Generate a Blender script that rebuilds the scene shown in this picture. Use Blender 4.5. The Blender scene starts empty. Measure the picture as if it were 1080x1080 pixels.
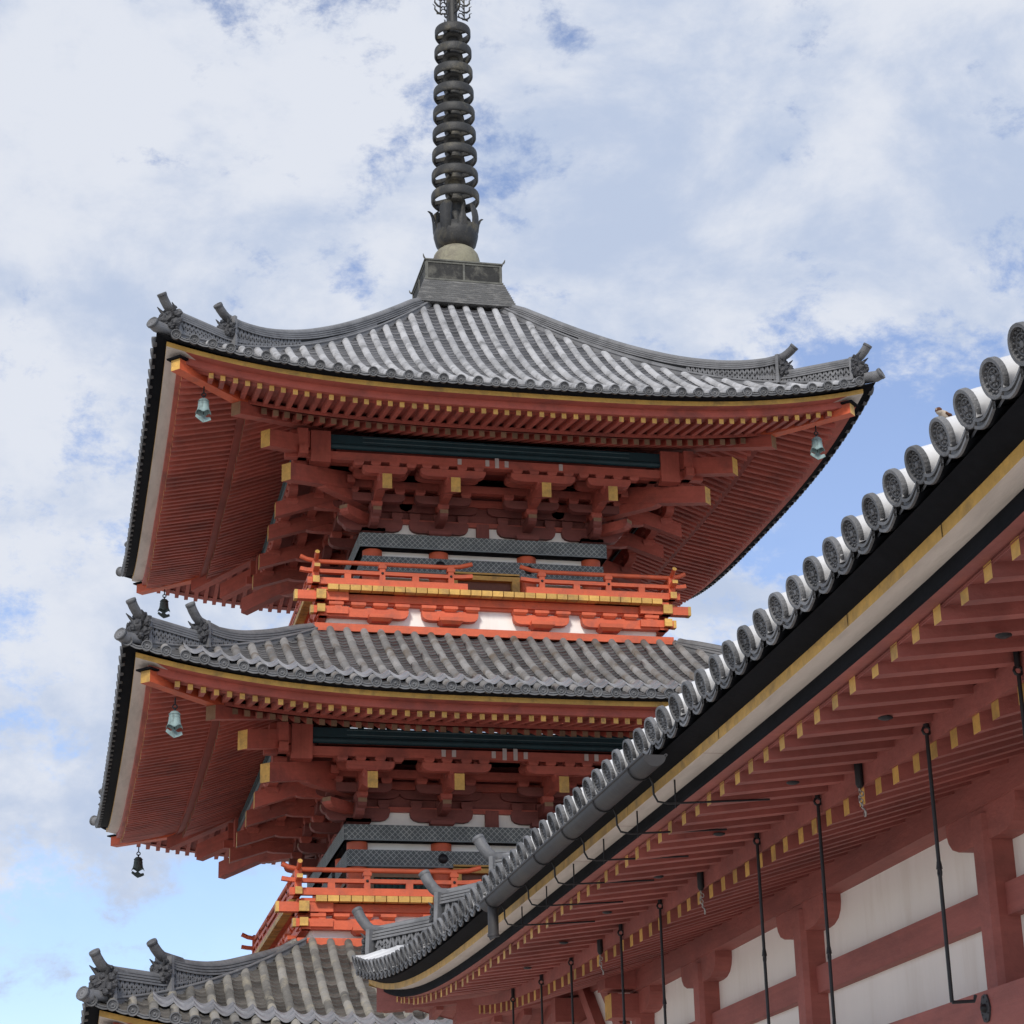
import bpy, math, random
import numpy as np
C = bpy.context.scene.collection
rng = random.Random(7)

# ------------------------------------------------------------------ camera
CAM = np.array([-6.39599, -32.44348, 1.7])
PITCH, ROLL, YAW, FPX = 0.358452, -0.0248446, 0.220688, 2241.98
fw = np.array([math.sin(YAW)*math.cos(PITCH), math.cos(YAW)*math.cos(PITCH), math.sin(PITCH)])
rt = np.array([math.cos(YAW), -math.sin(YAW), 0.0]); up = np.cross(rt, fw)
rt, up = math.cos(ROLL)*rt + math.sin(ROLL)*up, -math.sin(ROLL)*rt + math.cos(ROLL)*up
from mathutils import Matrix, Vector
cam = bpy.data.cameras.new('camera'); camo = bpy.data.objects.new('camera', cam); C.objects.link(camo)
camo.matrix_world = Matrix(((rt[0], up[0], -fw[0], CAM[0]), (rt[1], up[1], -fw[1], CAM[1]), (rt[2], up[2], -fw[2], CAM[2]), (0, 0, 0, 1)))
cam.sensor_width = 36; cam.lens = 36*FPX/1080; cam.clip_end = 5000; cam.clip_start = 0.1
bpy.context.scene.camera = camo

# ------------------------------------------------------------------ sky, clouds, sun, exposure
SUN_EL, SUN_AZ = math.radians(36), math.radians(200)      # azimuth clockwise from +Y
sc = bpy.context.scene
w = bpy.data.worlds.new('World'); sc.world = w; w.use_nodes = True
nt = w.node_tree; nt.nodes.clear()
def N(tree, typ, **kw):
    n = tree.nodes.new(typ)
    for k, v in kw.items(): setattr(n, k, v)
    return n
def math_node(tree, op, a, b=None, clamp=False):
    n = N(tree, 'ShaderNodeMath', operation=op, use_clamp=clamp)
    for i, v in enumerate((a, b)):
        if v is None: continue
        if isinstance(v, (int, float)): n.inputs[i].default_value = v
        else: tree.links.new(v, n.inputs[i])
    return n.outputs[0]
sky = N(nt, 'ShaderNodeTexSky', sky_type='NISHITA', sun_disc=False)
sky.sun_elevation = SUN_EL; sky.sun_rotation = SUN_AZ; sky.air_density = 1.0; sky.dust_density = 0.6; sky.ozone_density = 1.6
tc = N(nt, 'ShaderNodeTexCoord'); sep = N(nt, 'ShaderNodeSeparateXYZ'); nt.links.new(tc.outputs['Generated'], sep.inputs[0])
def noise(tree, vec, scale, detail, rough, dist=0.0, off=(0, 0, 0), stretch=(1, 1, 1)):
    mp = N(tree, 'ShaderNodeMapping'); mp.inputs['Location'].default_value = off; mp.inputs['Scale'].default_value = stretch; tree.links.new(vec, mp.inputs[0])
    n = N(tree, 'ShaderNodeTexNoise'); n.inputs['Scale'].default_value = scale; n.inputs['Detail'].default_value = detail
    n.inputs['Roughness'].default_value = rough; n.inputs['Distortion'].default_value = dist
    tree.links.new(mp.outputs[0], n.inputs['Vector']); return n.outputs['Fac']
dirv = tc.outputs['Generated']; ST = (1, 1, 1.5)
n1 = noise(nt, dirv, 12.5, 12, 0.66, 0.12, (3.1, 1.7, 0.4), ST)
n2 = noise(nt, dirv, 3.4, 4, 0.5, 0.0, (7.3, 2.2, 1.0), ST)
n3 = noise(nt, dirv, 8.0, 8, 0.6, 0.2, (1.3, 9.7, 2.0), ST)
# clearer blue low in the east and near the western horizon
def ramp(v, lo, hi):
    n = N(nt, 'ShaderNodeMapRange', interpolation_type='SMOOTHSTEP'); nt.links.new(v, n.inputs[0]); n.inputs[1].default_value = lo; n.inputs[2].default_value = hi; return n.outputs[0]
rx = math_node(nt, 'DIVIDE', sep.outputs[0], math_node(nt, 'MAXIMUM', sep.outputs[1], 0.2)); rz = sep.outputs[2]
east = math_node(nt, 'MULTIPLY', ramp(rx, 0.24, 0.40), math_node(nt, 'SUBTRACT', 1.0, ramp(rz, 0.33, 0.47)))
low = math_node(nt, 'SUBTRACT', 1.0, ramp(rz, 0.13, 0.29))
cov = math_node(nt, 'ADD', math_node(nt, 'MULTIPLY', n1, 0.78), math_node(nt, 'MULTIPLY', n2, 0.22))
cov = math_node(nt, 'SUBTRACT', math_node(nt, 'ADD', cov, 0.06), math_node(nt, 'ADD', math_node(nt, 'MULTIPLY', east, 0.18), math_node(nt, 'MULTIPLY', low, 0.16)))
mask = N(nt, 'ShaderNodeMapRange', interpolation_type='SMOOTHSTEP'); nt.links.new(cov, mask.inputs[0])
mask.inputs[1].default_value = 0.415; mask.inputs[2].default_value = 0.53; mask.inputs[3].default_value = 0.15; mask.inputs[4].default_value = 0.97
ccol = N(nt, 'ShaderNodeMix', data_type='RGBA')
shade = N(nt, 'ShaderNodeMapRange', interpolation_type='SMOOTHSTEP'); nt.links.new(n3, shade.inputs[0])
shade.inputs[1].default_value = 0.37; shade.inputs[2].default_value = 0.60
nt.links.new(shade.outputs[0], ccol.inputs[0])
ccol.inputs[6].default_value = (3.7, 4.3, 5.5, 1); ccol.inputs[7].default_value = (5.5, 5.75, 6.3, 1)
skb = N(nt, 'ShaderNodeVectorMath', operation='MULTIPLY'); skb.inputs[1].default_value = (1.10, 1.10, 1.26); nt.links.new(sky.outputs[0], skb.inputs[0])
mixs = N(nt, 'ShaderNodeMix', data_type='RGBA'); nt.links.new(mask.outputs[0], mixs.inputs[0])
nt.links.new(skb.outputs[0], mixs.inputs[6]); nt.links.new(ccol.outputs[2], mixs.inputs[7])
bg = N(nt, 'ShaderNodeBackground'); bg.inputs['Strength'].default_value = 0.14
out = N(nt, 'ShaderNodeOutputWorld'); nt.links.new(mixs.outputs[2], bg.inputs[0]); nt.links.new(bg.outputs[0], out.inputs[0])

sl = bpy.data.lights.new('sun', 'SUN'); sl.energy = 2.7; sl.angle = math.radians(9); sl.color = (1.0, 0.95, 0.87)
so = bpy.data.objects.new('sun', sl); C.objects.link(so)
sd = Vector((math.sin(SUN_AZ)*math.cos(SUN_EL), math.cos(SUN_AZ)*math.cos(SUN_EL), math.sin(SUN_EL)))
so.rotation_euler = sd.to_track_quat('Z', 'Y').to_euler()
vs = sc.view_settings; vs.view_transform = 'Standard'; vs.look = 'None'; vs.gamma = 1; vs.exposure = 0.0
sc.cycles.max_bounces = 6; sc.cycles.diffuse_bounces = 5

# ------------------------------------------------------------------ materials
def material(name, col, rough=0.6, var=0.12, scale=3.0, bump=0.0, bscale=30.0, metal=0.0, stain=None, stain_amt=0.0, stain_scale=1.2, stretch=(1, 1, 1), tile_rnd=0.0, spec=0.4, grain=0.0):
    m = bpy.data.materials.new(name); m.use_nodes = True; t = m.node_tree
    b = t.nodes['Principled BSDF']; b.inputs['Roughness'].default_value = rough; b.inputs['Metallic'].default_value = metal
    b.inputs['Specular IOR Level'].default_value = spec
    tc = N(t, 'ShaderNodeTexCoord'); mp = N(t, 'ShaderNodeMapping'); mp.inputs['Scale'].default_value = stretch
    t.links.new(tc.outputs['Object'], mp.inputs[0]); vec = mp.outputs[0]
    nz = noise(t, vec, scale, 6, 0.6)
    f = math_node(t, 'MULTIPLY', math_node(t, 'SUBTRACT', nz, 0.5), 2*var*2)
    nf = noise(t, vec, scale*7.3, 4, 0.65, 0.0, (2, 7, 4)); f = math_node(t, 'ADD', f, math_node(t, 'MULTIPLY', math_node(t, 'SUBTRACT', nf, 0.5), 2.2*var))
    if tile_rnd:
        a = N(t, 'ShaderNodeAttribute', attribute_name='rnd')
        f = math_node(t, 'ADD', f, math_node(t, 'MULTIPLY', math_node(t, 'SUBTRACT', a.outputs['Fac'], 0.5), 2*tile_rnd))
    gnz = None
    if grain:
        ga = N(t, 'ShaderNodeAttribute', attribute_name='gr')
        mg = N(t, 'ShaderNodeMapping'); mg.inputs['Scale'].default_value = (1.3, 24, 24); t.links.new(ga.outputs['Vector'], mg.inputs[0])
        gnz = noise(t, mg.outputs[0], 1.0, 5, 0.65, 0.4)
        ml = N(t, 'ShaderNodeMapping'); ml.inputs['Scale'].default_value = (0.9, 3.0, 3.0); t.links.new(ga.outputs['Vector'], ml.inputs[0])
        gl = noise(t, ml.outputs[0], 1.0, 3, 0.5)
        f = math_node(t, 'ADD', f, math_node(t, 'ADD', math_node(t, 'MULTIPLY', math_node(t, 'SUBTRACT', gnz, 0.5), 2.6*grain), math_node(t, 'MULTIPLY', math_node(t, 'SUBTRACT', gl, 0.5), 2.4*grain)))
    f = math_node(t, 'ADD', f, 1.0)
    mul = N(t, 'ShaderNodeVectorMath', operation='SCALE'); mul.inputs[0].default_value = col[:3]; t.links.new(f, mul.inputs['Scale'])
    o = mul.outputs[0]
    if stain:
        sn = noise(t, vec, stain_scale, 8, 0.65, 0.3, (5, 3, 1))
        mr = N(t, 'ShaderNodeMapRange'); t.links.new(sn, mr.inputs[0]); mr.inputs[1].default_value = 0.5; mr.inputs[2].default_value = 0.68; mr.inputs[4].default_value = stain_amt
        mx = N(t, 'ShaderNodeMix', data_type='RGBA'); t.links.new(mr.outputs[0], mx.inputs[0]); t.links.new(o, mx.inputs[6]); mx.inputs[7].default_value = (*stain, 1); o = mx.outputs[2]
    t.links.new(o, b.inputs['Base Color'])
    if bump:
        bn = noise(t, vec, bscale, 6, 0.6); bp = N(t, 'ShaderNodeBump'); bp.inputs['Strength'].default_value = bump; bp.inputs['Distance'].default_value = 0.02
        t.links.new(bn, bp.inputs['Height']); t.links.new(bp.outputs[0], b.inputs['Normal'])
    return m
M = {}
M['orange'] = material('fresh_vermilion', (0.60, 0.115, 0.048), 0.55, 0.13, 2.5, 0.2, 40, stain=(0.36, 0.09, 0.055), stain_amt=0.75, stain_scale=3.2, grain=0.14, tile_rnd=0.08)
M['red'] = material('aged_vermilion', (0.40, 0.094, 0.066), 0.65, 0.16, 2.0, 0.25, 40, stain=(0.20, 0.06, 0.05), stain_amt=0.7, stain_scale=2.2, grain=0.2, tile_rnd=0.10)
M['shadered'] = material('shaded_vermilion', (0.20, 0.060, 0.050), 0.7, 0.15, 2.5, 0.15, 40, stain=(0.14, 0.05, 0.042), stain_amt=0.7, grain=0.2, tile_rnd=0.12)  # darker copy of the vermilion: bracket shade put into the colour
M['hallred'] = material('bengara_red', (0.34, 0.106, 0.088), 0.62, 0.14, 1.3, 0.25, 30, stain=(0.20, 0.066, 0.058), stain_amt=0.75, stain_scale=1.6, stretch=(1, 0.5, 1), grain=0.22, tile_rnd=0.10)
M['board'] = material('red_soffit_board', (0.31, 0.080, 0.062), 0.7, 0.15, 2.0, 0.1, 40, stain=(0.19, 0.055, 0.045), stain_amt=0.6)
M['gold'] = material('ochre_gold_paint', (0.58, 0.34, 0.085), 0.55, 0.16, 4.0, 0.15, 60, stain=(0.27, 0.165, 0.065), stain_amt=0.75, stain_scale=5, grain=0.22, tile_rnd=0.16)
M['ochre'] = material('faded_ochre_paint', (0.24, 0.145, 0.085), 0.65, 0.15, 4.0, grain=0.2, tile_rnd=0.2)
M['plank'] = material('whitewashed_plank', (0.62, 0.55, 0.49), 0.75, 0.10, 1.2, 0.2, 25, stain=(0.42, 0.37, 0.33), stain_amt=0.6, stain_scale=1.5, stretch=(3, 0.6, 3))
M['black'] = material('matte_black', (0.009, 0.010, 0.013), 0.85, 0.25, 3.0, 0.1, 30, spec=0.08)  # plain black for cap plates, eave strips and painted under-tile shade
M['tile_light'] = material('sky_lit_roll_tile', (0.35, 0.35, 0.36), 0.42, 0.16, 1.8, 0.15, 25, stain=(0.12, 0.12, 0.122), stain_amt=0.85, stain_scale=3.4, tile_rnd=0.20)  # paler than the end discs: grazing sky reflection put into the colour
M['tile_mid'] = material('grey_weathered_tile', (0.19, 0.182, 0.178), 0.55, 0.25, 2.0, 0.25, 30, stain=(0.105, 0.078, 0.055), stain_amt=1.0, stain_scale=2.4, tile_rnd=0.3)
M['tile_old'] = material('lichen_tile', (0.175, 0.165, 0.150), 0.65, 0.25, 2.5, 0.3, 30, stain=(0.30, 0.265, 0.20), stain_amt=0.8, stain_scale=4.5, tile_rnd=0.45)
M['pan'] = material('pan_tile', (0.050, 0.050, 0.055), 0.5, 0.25, 3.0, 0.2, 30, tile_rnd=0.4)  # dark tone also carries the gap shadow between the rolls
M['lip_mid'] = material('lit_pan_tile_lip_grey', (0.085, 0.083, 0.083), 0.5, 0.25, 3.0, tile_rnd=0.4)  # lighter than the pan: light on the lap edges, painted more weakly
M['pan_lip'] = material('lit_pan_tile_lip', (0.14, 0.14, 0.147), 0.5, 0.25, 3.0, tile_rnd=0.4)  # light caught by the lap edges put into the colour
M['pan_old'] = material('lichen_pan_tile', (0.085, 0.078, 0.070), 0.6, 0.3, 3.0, 0.3, 30, tile_rnd=0.5)
M['tile_edge'] = material('eave_end_tile', (0.115, 0.117, 0.123), 0.5, 0.2, 6.0, 0.3, 50, tile_rnd=0.2, stain=(0.06, 0.06, 0.065), stain_amt=0.6, stain_scale=4)
M['ridge'] = material('ridge_tile', (0.17, 0.17, 0.176), 0.5, 0.2, 3.0, 0.25, 30, stain=(0.075, 0.075, 0.078), stain_amt=0.6, stain_scale=3)
M['ridge_dark'] = material('ridge_core', (0.035, 0.036, 0.038), 0.8, 0.2, 3.0)
M['finial'] = material('ridge_end_tube_tile', (0.115, 0.115, 0.12), 0.5, 0.25, 5.0, 0.3, 40, stain=(0.05, 0.05, 0.052), stain_amt=0.7, stain_scale=5)
M['ogre'] = material('ogre_tile', (0.05, 0.05, 0.054), 0.6, 0.3, 8.0, 0.5, 40)
M['hall_tile'] = material('sunlit_hall_tile', (0.66, 0.66, 0.67), 0.38, 0.05, 1.5, 0.08, 20, stain=(0.42, 0.42, 0.425), stain_amt=0.6, stain_scale=3, tile_rnd=0.07)  # near white: sunlit roll tops painted in, end discs stay dark
M['hall_disc'] = material('crested_tile_face', (0.135, 0.136, 0.142), 0.5, 0.18, 8.0, 0.5, 70, stain=(0.065, 0.065, 0.068), stain_amt=0.75, stain_scale=5, tile_rnd=0.34)
M['plate'] = material('lapped_plate_tile', (0.24, 0.24, 0.255), 0.5, 0.15, 3.0, 0.2, 30, tile_rnd=0.15, stain=(0.12, 0.12, 0.125), stain_amt=0.6, stain_scale=3)  # own purple grey, lightened to carry the lit plate edges
M['plaster'] = material('white_plaster', (0.90, 0.865, 0.82), 0.85, 0.03, 0.8, 0.08, 60, stain=(0.74, 0.68, 0.61), stain_amt=0.5, stain_scale=1.1, stretch=(2.5, 2.5, 0.45))
M['teal'] = material('painted_teal_purlin', (0.016, 0.045, 0.055), 0.5, 0.25, 2.0)
M['teal_line'] = material('pale_teal_line', (0.10, 0.15, 0.16), 0.6, 0.2, 4.0)
M['green'] = material('green_lattice', (0.012, 0.06, 0.045), 0.6, 0.15, 4.0)
M['paper'] = material('votive_paper', (0.50, 0.44, 0.42), 0.9, 0.08, 6.0)
M['bronze'] = material('dark_bronze', (0.034, 0.034, 0.034), 0.55, 0.3, 6.0, 0.3, 30, metal=0.1, stain=(0.13, 0.115, 0.08), stain_amt=0.8, stain_scale=3)
M['dome'] = material('lichened_bronze', (0.24, 0.225, 0.16), 0.7, 0.2, 4.0, 0.3, 30, stain=(0.12, 0.10, 0.085), stain_amt=0.8, stain_scale=3)
M['roban'] = material('weathered_copper_frame', (0.12, 0.12, 0.105), 0.7, 0.25, 4.0, 0.2, 30, stain=(0.05, 0.05, 0.046), stain_amt=0.8, stain_scale=5)
M['roban_panel'] = material('sooty_copper_panel', (0.025, 0.025, 0.024), 0.8, 0.3, 5.0, 0.3, 30, stain=(0.17, 0.165, 0.14), stain_amt=0.8, stain_scale=2.6)
M['course'] = material('stacked_course_tile', (0.095, 0.095, 0.095), 0.6, 0.3, 6.0, 0.4, 30, stain=(0.24, 0.235, 0.225), stain_amt=0.7, stain_scale=5, stretch=(1, 1, 4))
M['verdigris'] = material('verdigris_bell', (0.24, 0.335, 0.335), 0.65, 0.25, 12.0, 0.3, 60, stain=(0.075, 0.095, 0.095), stain_amt=0.85, stain_scale=9, stretch=(1.6, 1.6, 0.6))
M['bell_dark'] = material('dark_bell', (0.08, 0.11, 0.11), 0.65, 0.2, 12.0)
M['iron'] = material('black_iron', (0.022, 0.022, 0.025), 0.5, 0.2, 8.0, metal=0.3)
M['steel'] = material('bright_steel', (0.42, 0.41, 0.40), 0.35, 0.1, 8.0, metal=0.8)
M['gutter'] = material('gutter_copper', (0.036, 0.036, 0.041), 0.6, 0.2, 3.0, 0.1, 20, metal=0.0, stain=(0.06, 0.055, 0.05), stain_amt=0.6, stain_scale=3)
M['gravel'] = material('pale_gravel', (0.52, 0.485, 0.44), 0.9, 0.15, 0.6, 0.4, 12, stain=(0.43, 0.40, 0.36), stain_amt=0.5, stain_scale=0.4)
M['granite'] = material('granite', (0.34, 0.33, 0.31), 0.8, 0.15, 3.0, 0.2, 40)
M['door'] = material('brown_door', (0.16, 0.06, 0.035), 0.6, 0.2, 3.0)
M['sparrow_white'] = material('sparrow_feather_pale', (0.45, 0.38, 0.31), 0.9, 0.2, 40)
M['sparrow_brown'] = material('sparrow_feather_brown', (0.10, 0.04, 0.02), 0.9, 0.2, 40)

def lattice_material(name, base, line, sc_=1.0, diamond=True):
    m = bpy.data.materials.new(name); m.use_nodes = True; t = m.node_tree; b = t.nodes['Principled BSDF']; b.inputs['Roughness'].default_value = 0.7
    tc = N(t, 'ShaderNodeTexCoord'); s = N(t, 'ShaderNodeSeparateXYZ'); t.links.new(tc.outputs['Object'], s.inputs[0])
    l = math_node(t, 'ADD', s.outputs[0], s.outputs[1])
    u = math_node(t, 'MULTIPLY', math_node(t, 'ADD', l, s.outputs[2]), 22*sc_); v = math_node(t, 'MULTIPLY', math_node(t, 'SUBTRACT', l, s.outputs[2]), 22*sc_)
    a = math_node(t, 'ABSOLUTE', math_node(t, 'SINE', u)); c = math_node(t, 'ABSOLUTE', math_node(t, 'SINE', v))
    d = math_node(t, 'ABSOLUTE', math_node(t, 'SINE', math_node(t, 'MULTIPLY', u, 3.0))); e = math_node(t, 'ABSOLUTE', math_node(t, 'SINE', math_node(t, 'MULTIPLY', v, 3.0)))
    k = math_node(t, 'MINIMUM', a, c); k2 = math_node(t, 'MINIMUM', d, e)
    mr = N(t, 'ShaderNodeMapRange'); t.links.new(k, mr.inputs[0]); mr.inputs[1].default_value = 0.22; mr.inputs[2].default_value = 0.34; mr.inputs[3].default_value = 1.0; mr.inputs[4].default_value = 0.0
    mr2 = N(t, 'ShaderNodeMapRange'); t.links.new(k2, mr2.inputs[0]); mr2.inputs[1].default_value = 0.2; mr2.inputs[2].default_value = 0.45; mr2.inputs[3].default_value = 0.55; mr2.inputs[4].default_value = 0.0
    f = math_node(t, 'MAXIMUM', mr.outputs[0], mr2.outputs[0])
    wear = noise(t, tc.outputs['Object'], 6, 5, 0.6); f = math_node(t, 'MULTIPLY', f, math_node(t, 'MULTIPLY', wear, 1.7), True)
    mx = N(t, 'ShaderNodeMix', data_type='RGBA'); t.links.new(f, mx.inputs[0]); mx.inputs[6].default_value = (*base, 1); mx.inputs[7].default_value = (*line, 1)
    t.links.new(mx.outputs[2], b.inputs['Base Color']); return m
M['band'] = lattice_material('patterned_band', (0.045, 0.06, 0.066), (0.36, 0.39, 0.375), 1.7)
M['band_edge'] = material('band_edge', (0.20, 0.23, 0.235), 0.7, 0.15, 4)

# ------------------------------------------------------------------ mesh builder
WL = {}
def rotz(k):
    a = k*math.pi/2; c, s = round(math.cos(a)), round(math.sin(a)); return np.array([[c, -s, 0], [s, c, 0], [0, 0, 1.0]])
class MB:
    def __init__(self): self.g = []; self.v = []; self.f = []; self.m = []; self.s = []; self.r = []; self.n = 0; self.mats = []; self.R = None
    def mi(self, mat):
        if mat not in self.mats: self.mats.append(mat)
        return self.mats.index(mat)
    def add(self, vs, fs, mat, smooth=False, rnd=0.5, gr=None):
        vs = np.asarray(vs, float).reshape(-1, 3)
        self.g.append(vs if gr is None else np.asarray(gr, float).reshape(-1, 3))
        if self.R is not None: vs = vs @ self.R.T
        k = self.mi(mat); n = self.n
        self.v.append(vs); self.f += [tuple(i+n for i in f) for f in fs]; self.m += [k]*len(fs); self.s += [smooth]*len(fs)
        self.r.append(np.broadcast_to(np.asarray(rnd, float), (len(vs),)).copy()); self.n += len(vs)
    def box(self, c, s, mat, endmat=None, rnd=None):
        c = np.array(c, float); h = np.array(s, float)/2; rnd = rng.random() if rnd is None else rnd
        o = np.argsort(-h, kind='stable'); off = np.array([rng.uniform(0, 40) for _ in range(3)])
        v = [c+h*np.array(q) for q in ((-1,-1,-1),(1,-1,-1),(1,1,-1),(-1,1,-1),(-1,-1,1),(1,-1,1),(1,1,1),(-1,1,1))]
        self.add(v, [(3,2,1,0),(4,5,6,7),(0,1,5,4),(1,2,6,5),(2,3,7,6),(3,0,4,7)], mat, rnd=rnd, gr=[(p-c)[o]+off for p in v])
    def beam(self, p0, p1, wd, ht, mat, end0=None, end1=None, upv=(0,0,1), vertical_ends=False):
        p0, p1 = np.array(p0, float), np.array(p1, float); d = p1-p0; d /= np.linalg.norm(d)
        s = np.cross(d, upv); s /= np.linalg.norm(s); u = np.cross(s, d)
        if vertical_ends: u = np.array(upv, float)
        q = [(-1,-1),(1,-1),(1,1),(-1,1)]
        v = [p0+s*a*wd/2+u*b*ht/2 for a, b in q]+[p1+s*a*wd/2+u*b*ht/2 for a, b in q]
        L = np.linalg.norm(p1-p0); off = np.array([rng.uniform(0, 40) for _ in range(3)]); rd = rng.random()
        gr = [np.array((0, a*wd/2, b*ht/2))+off for a, b in q]+[np.array((L, a*wd/2, b*ht/2))+off for a, b in q]
        self.add(v, [(0,1,5,4),(1,2,6,5),(2,3,7,6),(3,0,4,7)], mat, rnd=rd, gr=gr)
        self.add(v[:4], [(3,2,1,0)], end0 or mat, rnd=rd, gr=gr[:4]); self.add(v[4:], [(0,1,2,3)], end1 or mat, rnd=rd, gr=gr[4:])
    def tube(self, pts, r, mat, n=8, cap=True, smooth=True, rnd=0.5, capmat=None):
        P = [np.array(p, float) for p in pts]; rs = r if hasattr(r, '__len__') else [r]*len(P)
        V = []; ref = None
        for i, p in enumerate(P):
            d = P[min(i+1, len(P)-1)]-P[max(i-1, 0)]; d /= np.linalg.norm(d)
            if ref is None: ref = np.array([0, 0, 1.0]) if abs(d[2]) < 0.9 else np.array([1.0, 0, 0])
            a = np.cross(d, ref); a /= np.linalg.norm(a); b = np.cross(a, d); ref = b
            for j in range(n):
                t = 2*math.pi*j/n; V.append(p+rs[i]*(a*math.cos(t)+b*math.sin(t)))
        F = [(i*n+j, i*n+(j+1) % n, (i+1)*n+(j+1) % n, (i+1)*n+j) for i in range(len(P)-1) for j in range(n)]
        self.add(V, F, mat, smooth, rnd)
        if cap:
            self.add(V[:n], [tuple(range(n-1, -1, -1))], capmat or mat, rnd=rnd); self.add(V[-n:], [tuple(range(n))], capmat or mat, rnd=rnd)
    def lathe(self, prof, c, mat, n=20, axis=None, smooth=True, closed=False, rnd=0.5, warp=None):
        c = np.array(c, float); A = np.array(axis if axis is not None else (0, 0, 1), float); A /= np.linalg.norm(A)
        ref = np.array([0, 0, 1.0]) if abs(A[2]) < 0.9 else np.array([1.0, 0, 0])
        a = np.cross(ref, A); a /= np.linalg.norm(a); b = np.cross(A, a)
        V = []
        for (r, h) in prof:
            for j in range(n):
                t = 2*math.pi*j/n; hh = h + (warp(r, h, t) if warp else 0)
                V.append(c+A*hh+r*(a*math.cos(t)+b*math.sin(t)))
        k = len(prof)
        F = [(i*n+j, i*n+(j+1) % n, (i+1)*n+(j+1) % n, (i+1)*n+j) for i in range(k-1) for j in range(n)]
        if closed: F += [((k-1)*n+j, (k-1)*n+(j+1) % n, (j+1) % n, j) for j in range(n)]
        self.add(V, F, mat, smooth, rnd)
    def prism(self, poly, o, A, B, T, th, mat, capmat=None):
        o, A, B, T = (np.array(q, float) for q in (o, A, B, T)); n = len(poly)
        v = [o+A*a+B*b-T*th/2 for a, b in poly]+[o+A*a+B*b+T*th/2 for a, b in poly]
        self.add(v, [(i, (i+1) % n, n+(i+1) % n, n+i) for i in range(n)], mat)
        self.add(v, [tuple(range(n-1, -1, -1)), tuple(range(n, 2*n))], capmat or mat)
    def strip(self, A, B, mat, smooth=False, rnd=0.5):
        n = len(A); self.add(list(A)+list(B), [(i, i+1, n+i+1, n+i) for i in range(n-1)], mat, smooth, rnd)
    def build(self, name, parent=None, label=None, cat=None, group=None, kind=None, loc=None):
        me = bpy.data.meshes.new(name)
        if self.n:
            V = np.concatenate(self.v)
            off = np.zeros(3)
            if parent is not None: off = WL[parent.name]
            elif loc is not None: off = np.array(loc, float)
            V = V-off
            me.from_pydata(V.tolist(), [], self.f)
            for mt in self.mats: me.materials.append(M[mt])
            me.polygons.foreach_set('material_index', self.m); me.polygons.foreach_set('use_smooth', self.s)
            at = me.attributes.new('rnd', 'FLOAT', 'POINT'); at.data.foreach_set('value', np.concatenate(self.r)); ag = me.attributes.new('gr', 'FLOAT_VECTOR', 'POINT'); ag.data.foreach_set('vector', np.concatenate(self.g).ravel())
            me.update()
        o = bpy.data.objects.new(name, me); C.objects.link(o)
        if parent is not None: o.parent = parent; WL[o.name] = WL[parent.name]
        else:
            o.location = off; WL[o.name] = off
        return tag(o, label, cat, group, kind)
def tag(o, label=None, cat=None, group=None, kind=None):
    for k, v in (('label', label), ('category', cat), ('group', group), ('kind', kind)):
        if v: o[k] = v
    return o
def empty(name, loc, label=None, cat=None, group=None, kind=None):
    o = bpy.data.objects.new(name, None); C.objects.link(o); o.location = loc; WL[o.name] = np.array(loc, float); return tag(o, label, cat, group, kind)

# ------------------------------------------------------------------ ground
g = MB(); g.add([(-600, -600, 0), (600, -600, 0), (600, 600, 0), (-600, 600, 0)], [(0, 1, 2, 3)], 'gravel'); g.build('ground', kind='structure')

# ------------------------------------------------------------------ shared roof pieces
def end_disc(mb, c, ax, r, mat, n=16, depth=0.05, crest=0):
    """round eave tile end: raised rim, sunken field, boss; crest>0 adds beads and a swirl"""
    ax = np.array(ax, float); ax /= np.linalg.norm(ax); rd = rng.random()
    mb.lathe([(r*0.93, -depth), (r, -depth*0.9), (r, 0.006), (r*0.975, 0.012), (r*0.80, 0.012), (r*0.77, -0.008), (r*0.74, -0.010), (r*0.56, -0.010), (r*0.53, 0.0), (r*0.48, 0.0), (r*0.45, -0.009), (r*0.20, -0.008), (r*0.16, 0.004), (0.001, 0.007)], c, mat, n, ax, crest == 0, rnd=rd)
    if crest:
        ref = np.array([0, 0, 1.0]); a = np.cross(ref, ax); a /= np.linalg.norm(a); b = np.cross(ax, a)
        for j in range(crest):
            t = 2*math.pi*j/crest; q = np.array(c)+r*0.65*(a*math.cos(t)+b*math.sin(t))
            mb.lathe([(0.0062, -0.006), (0.005, 0.004), (0.001, 0.007)], q, mat, 5, ax, True, rnd=rd)
        for j in range(8):
            t = 2*math.pi*j/8+0.2; q = np.array(c)+r*0.32*(a*math.cos(t)+b*math.sin(t))
            mb.tube([q-r*0.09*(a*math.cos(t)+b*math.sin(t))-ax*0.006, q-ax*0.001, q+r*0.09*(a*math.cos(t)+b*math.sin(t))-ax*0.006], [0.003, 0.0075, 0.004], mat, 5, rnd=rd)

class Roof:
    """height field over a rectangular eave outline; o = distance from centre line on the long/short axes"""
    def __init__(s, hx, hy, z, a, b, S, p, cx=0.0, cy=0.0): s.hx, s.hy, s.z, s.a, s.b, s.S, s.p, s.cx, s.cy = hx, hy, z, a, b, S, p, cx, cy
    def d(s, x, y): return min(s.hx-abs(x-s.cx), s.hy-abs(y-s.cy))
    def sori(s, x, y):
        dx, dy = s.hx-abs(x-s.cx), s.hy-abs(y-s.cy)
        e, h = (abs(x-s.cx), s.hx) if dy < dx else (abs(y-s.cy), s.hy)
        return s.S*max(0.0, min(1.02, e/h))**s.p
    def h(s, x, y):
        d = s.d(x, y); return s.z+s.a*d+s.b*d*abs(d)+s.sori(x, y)

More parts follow.
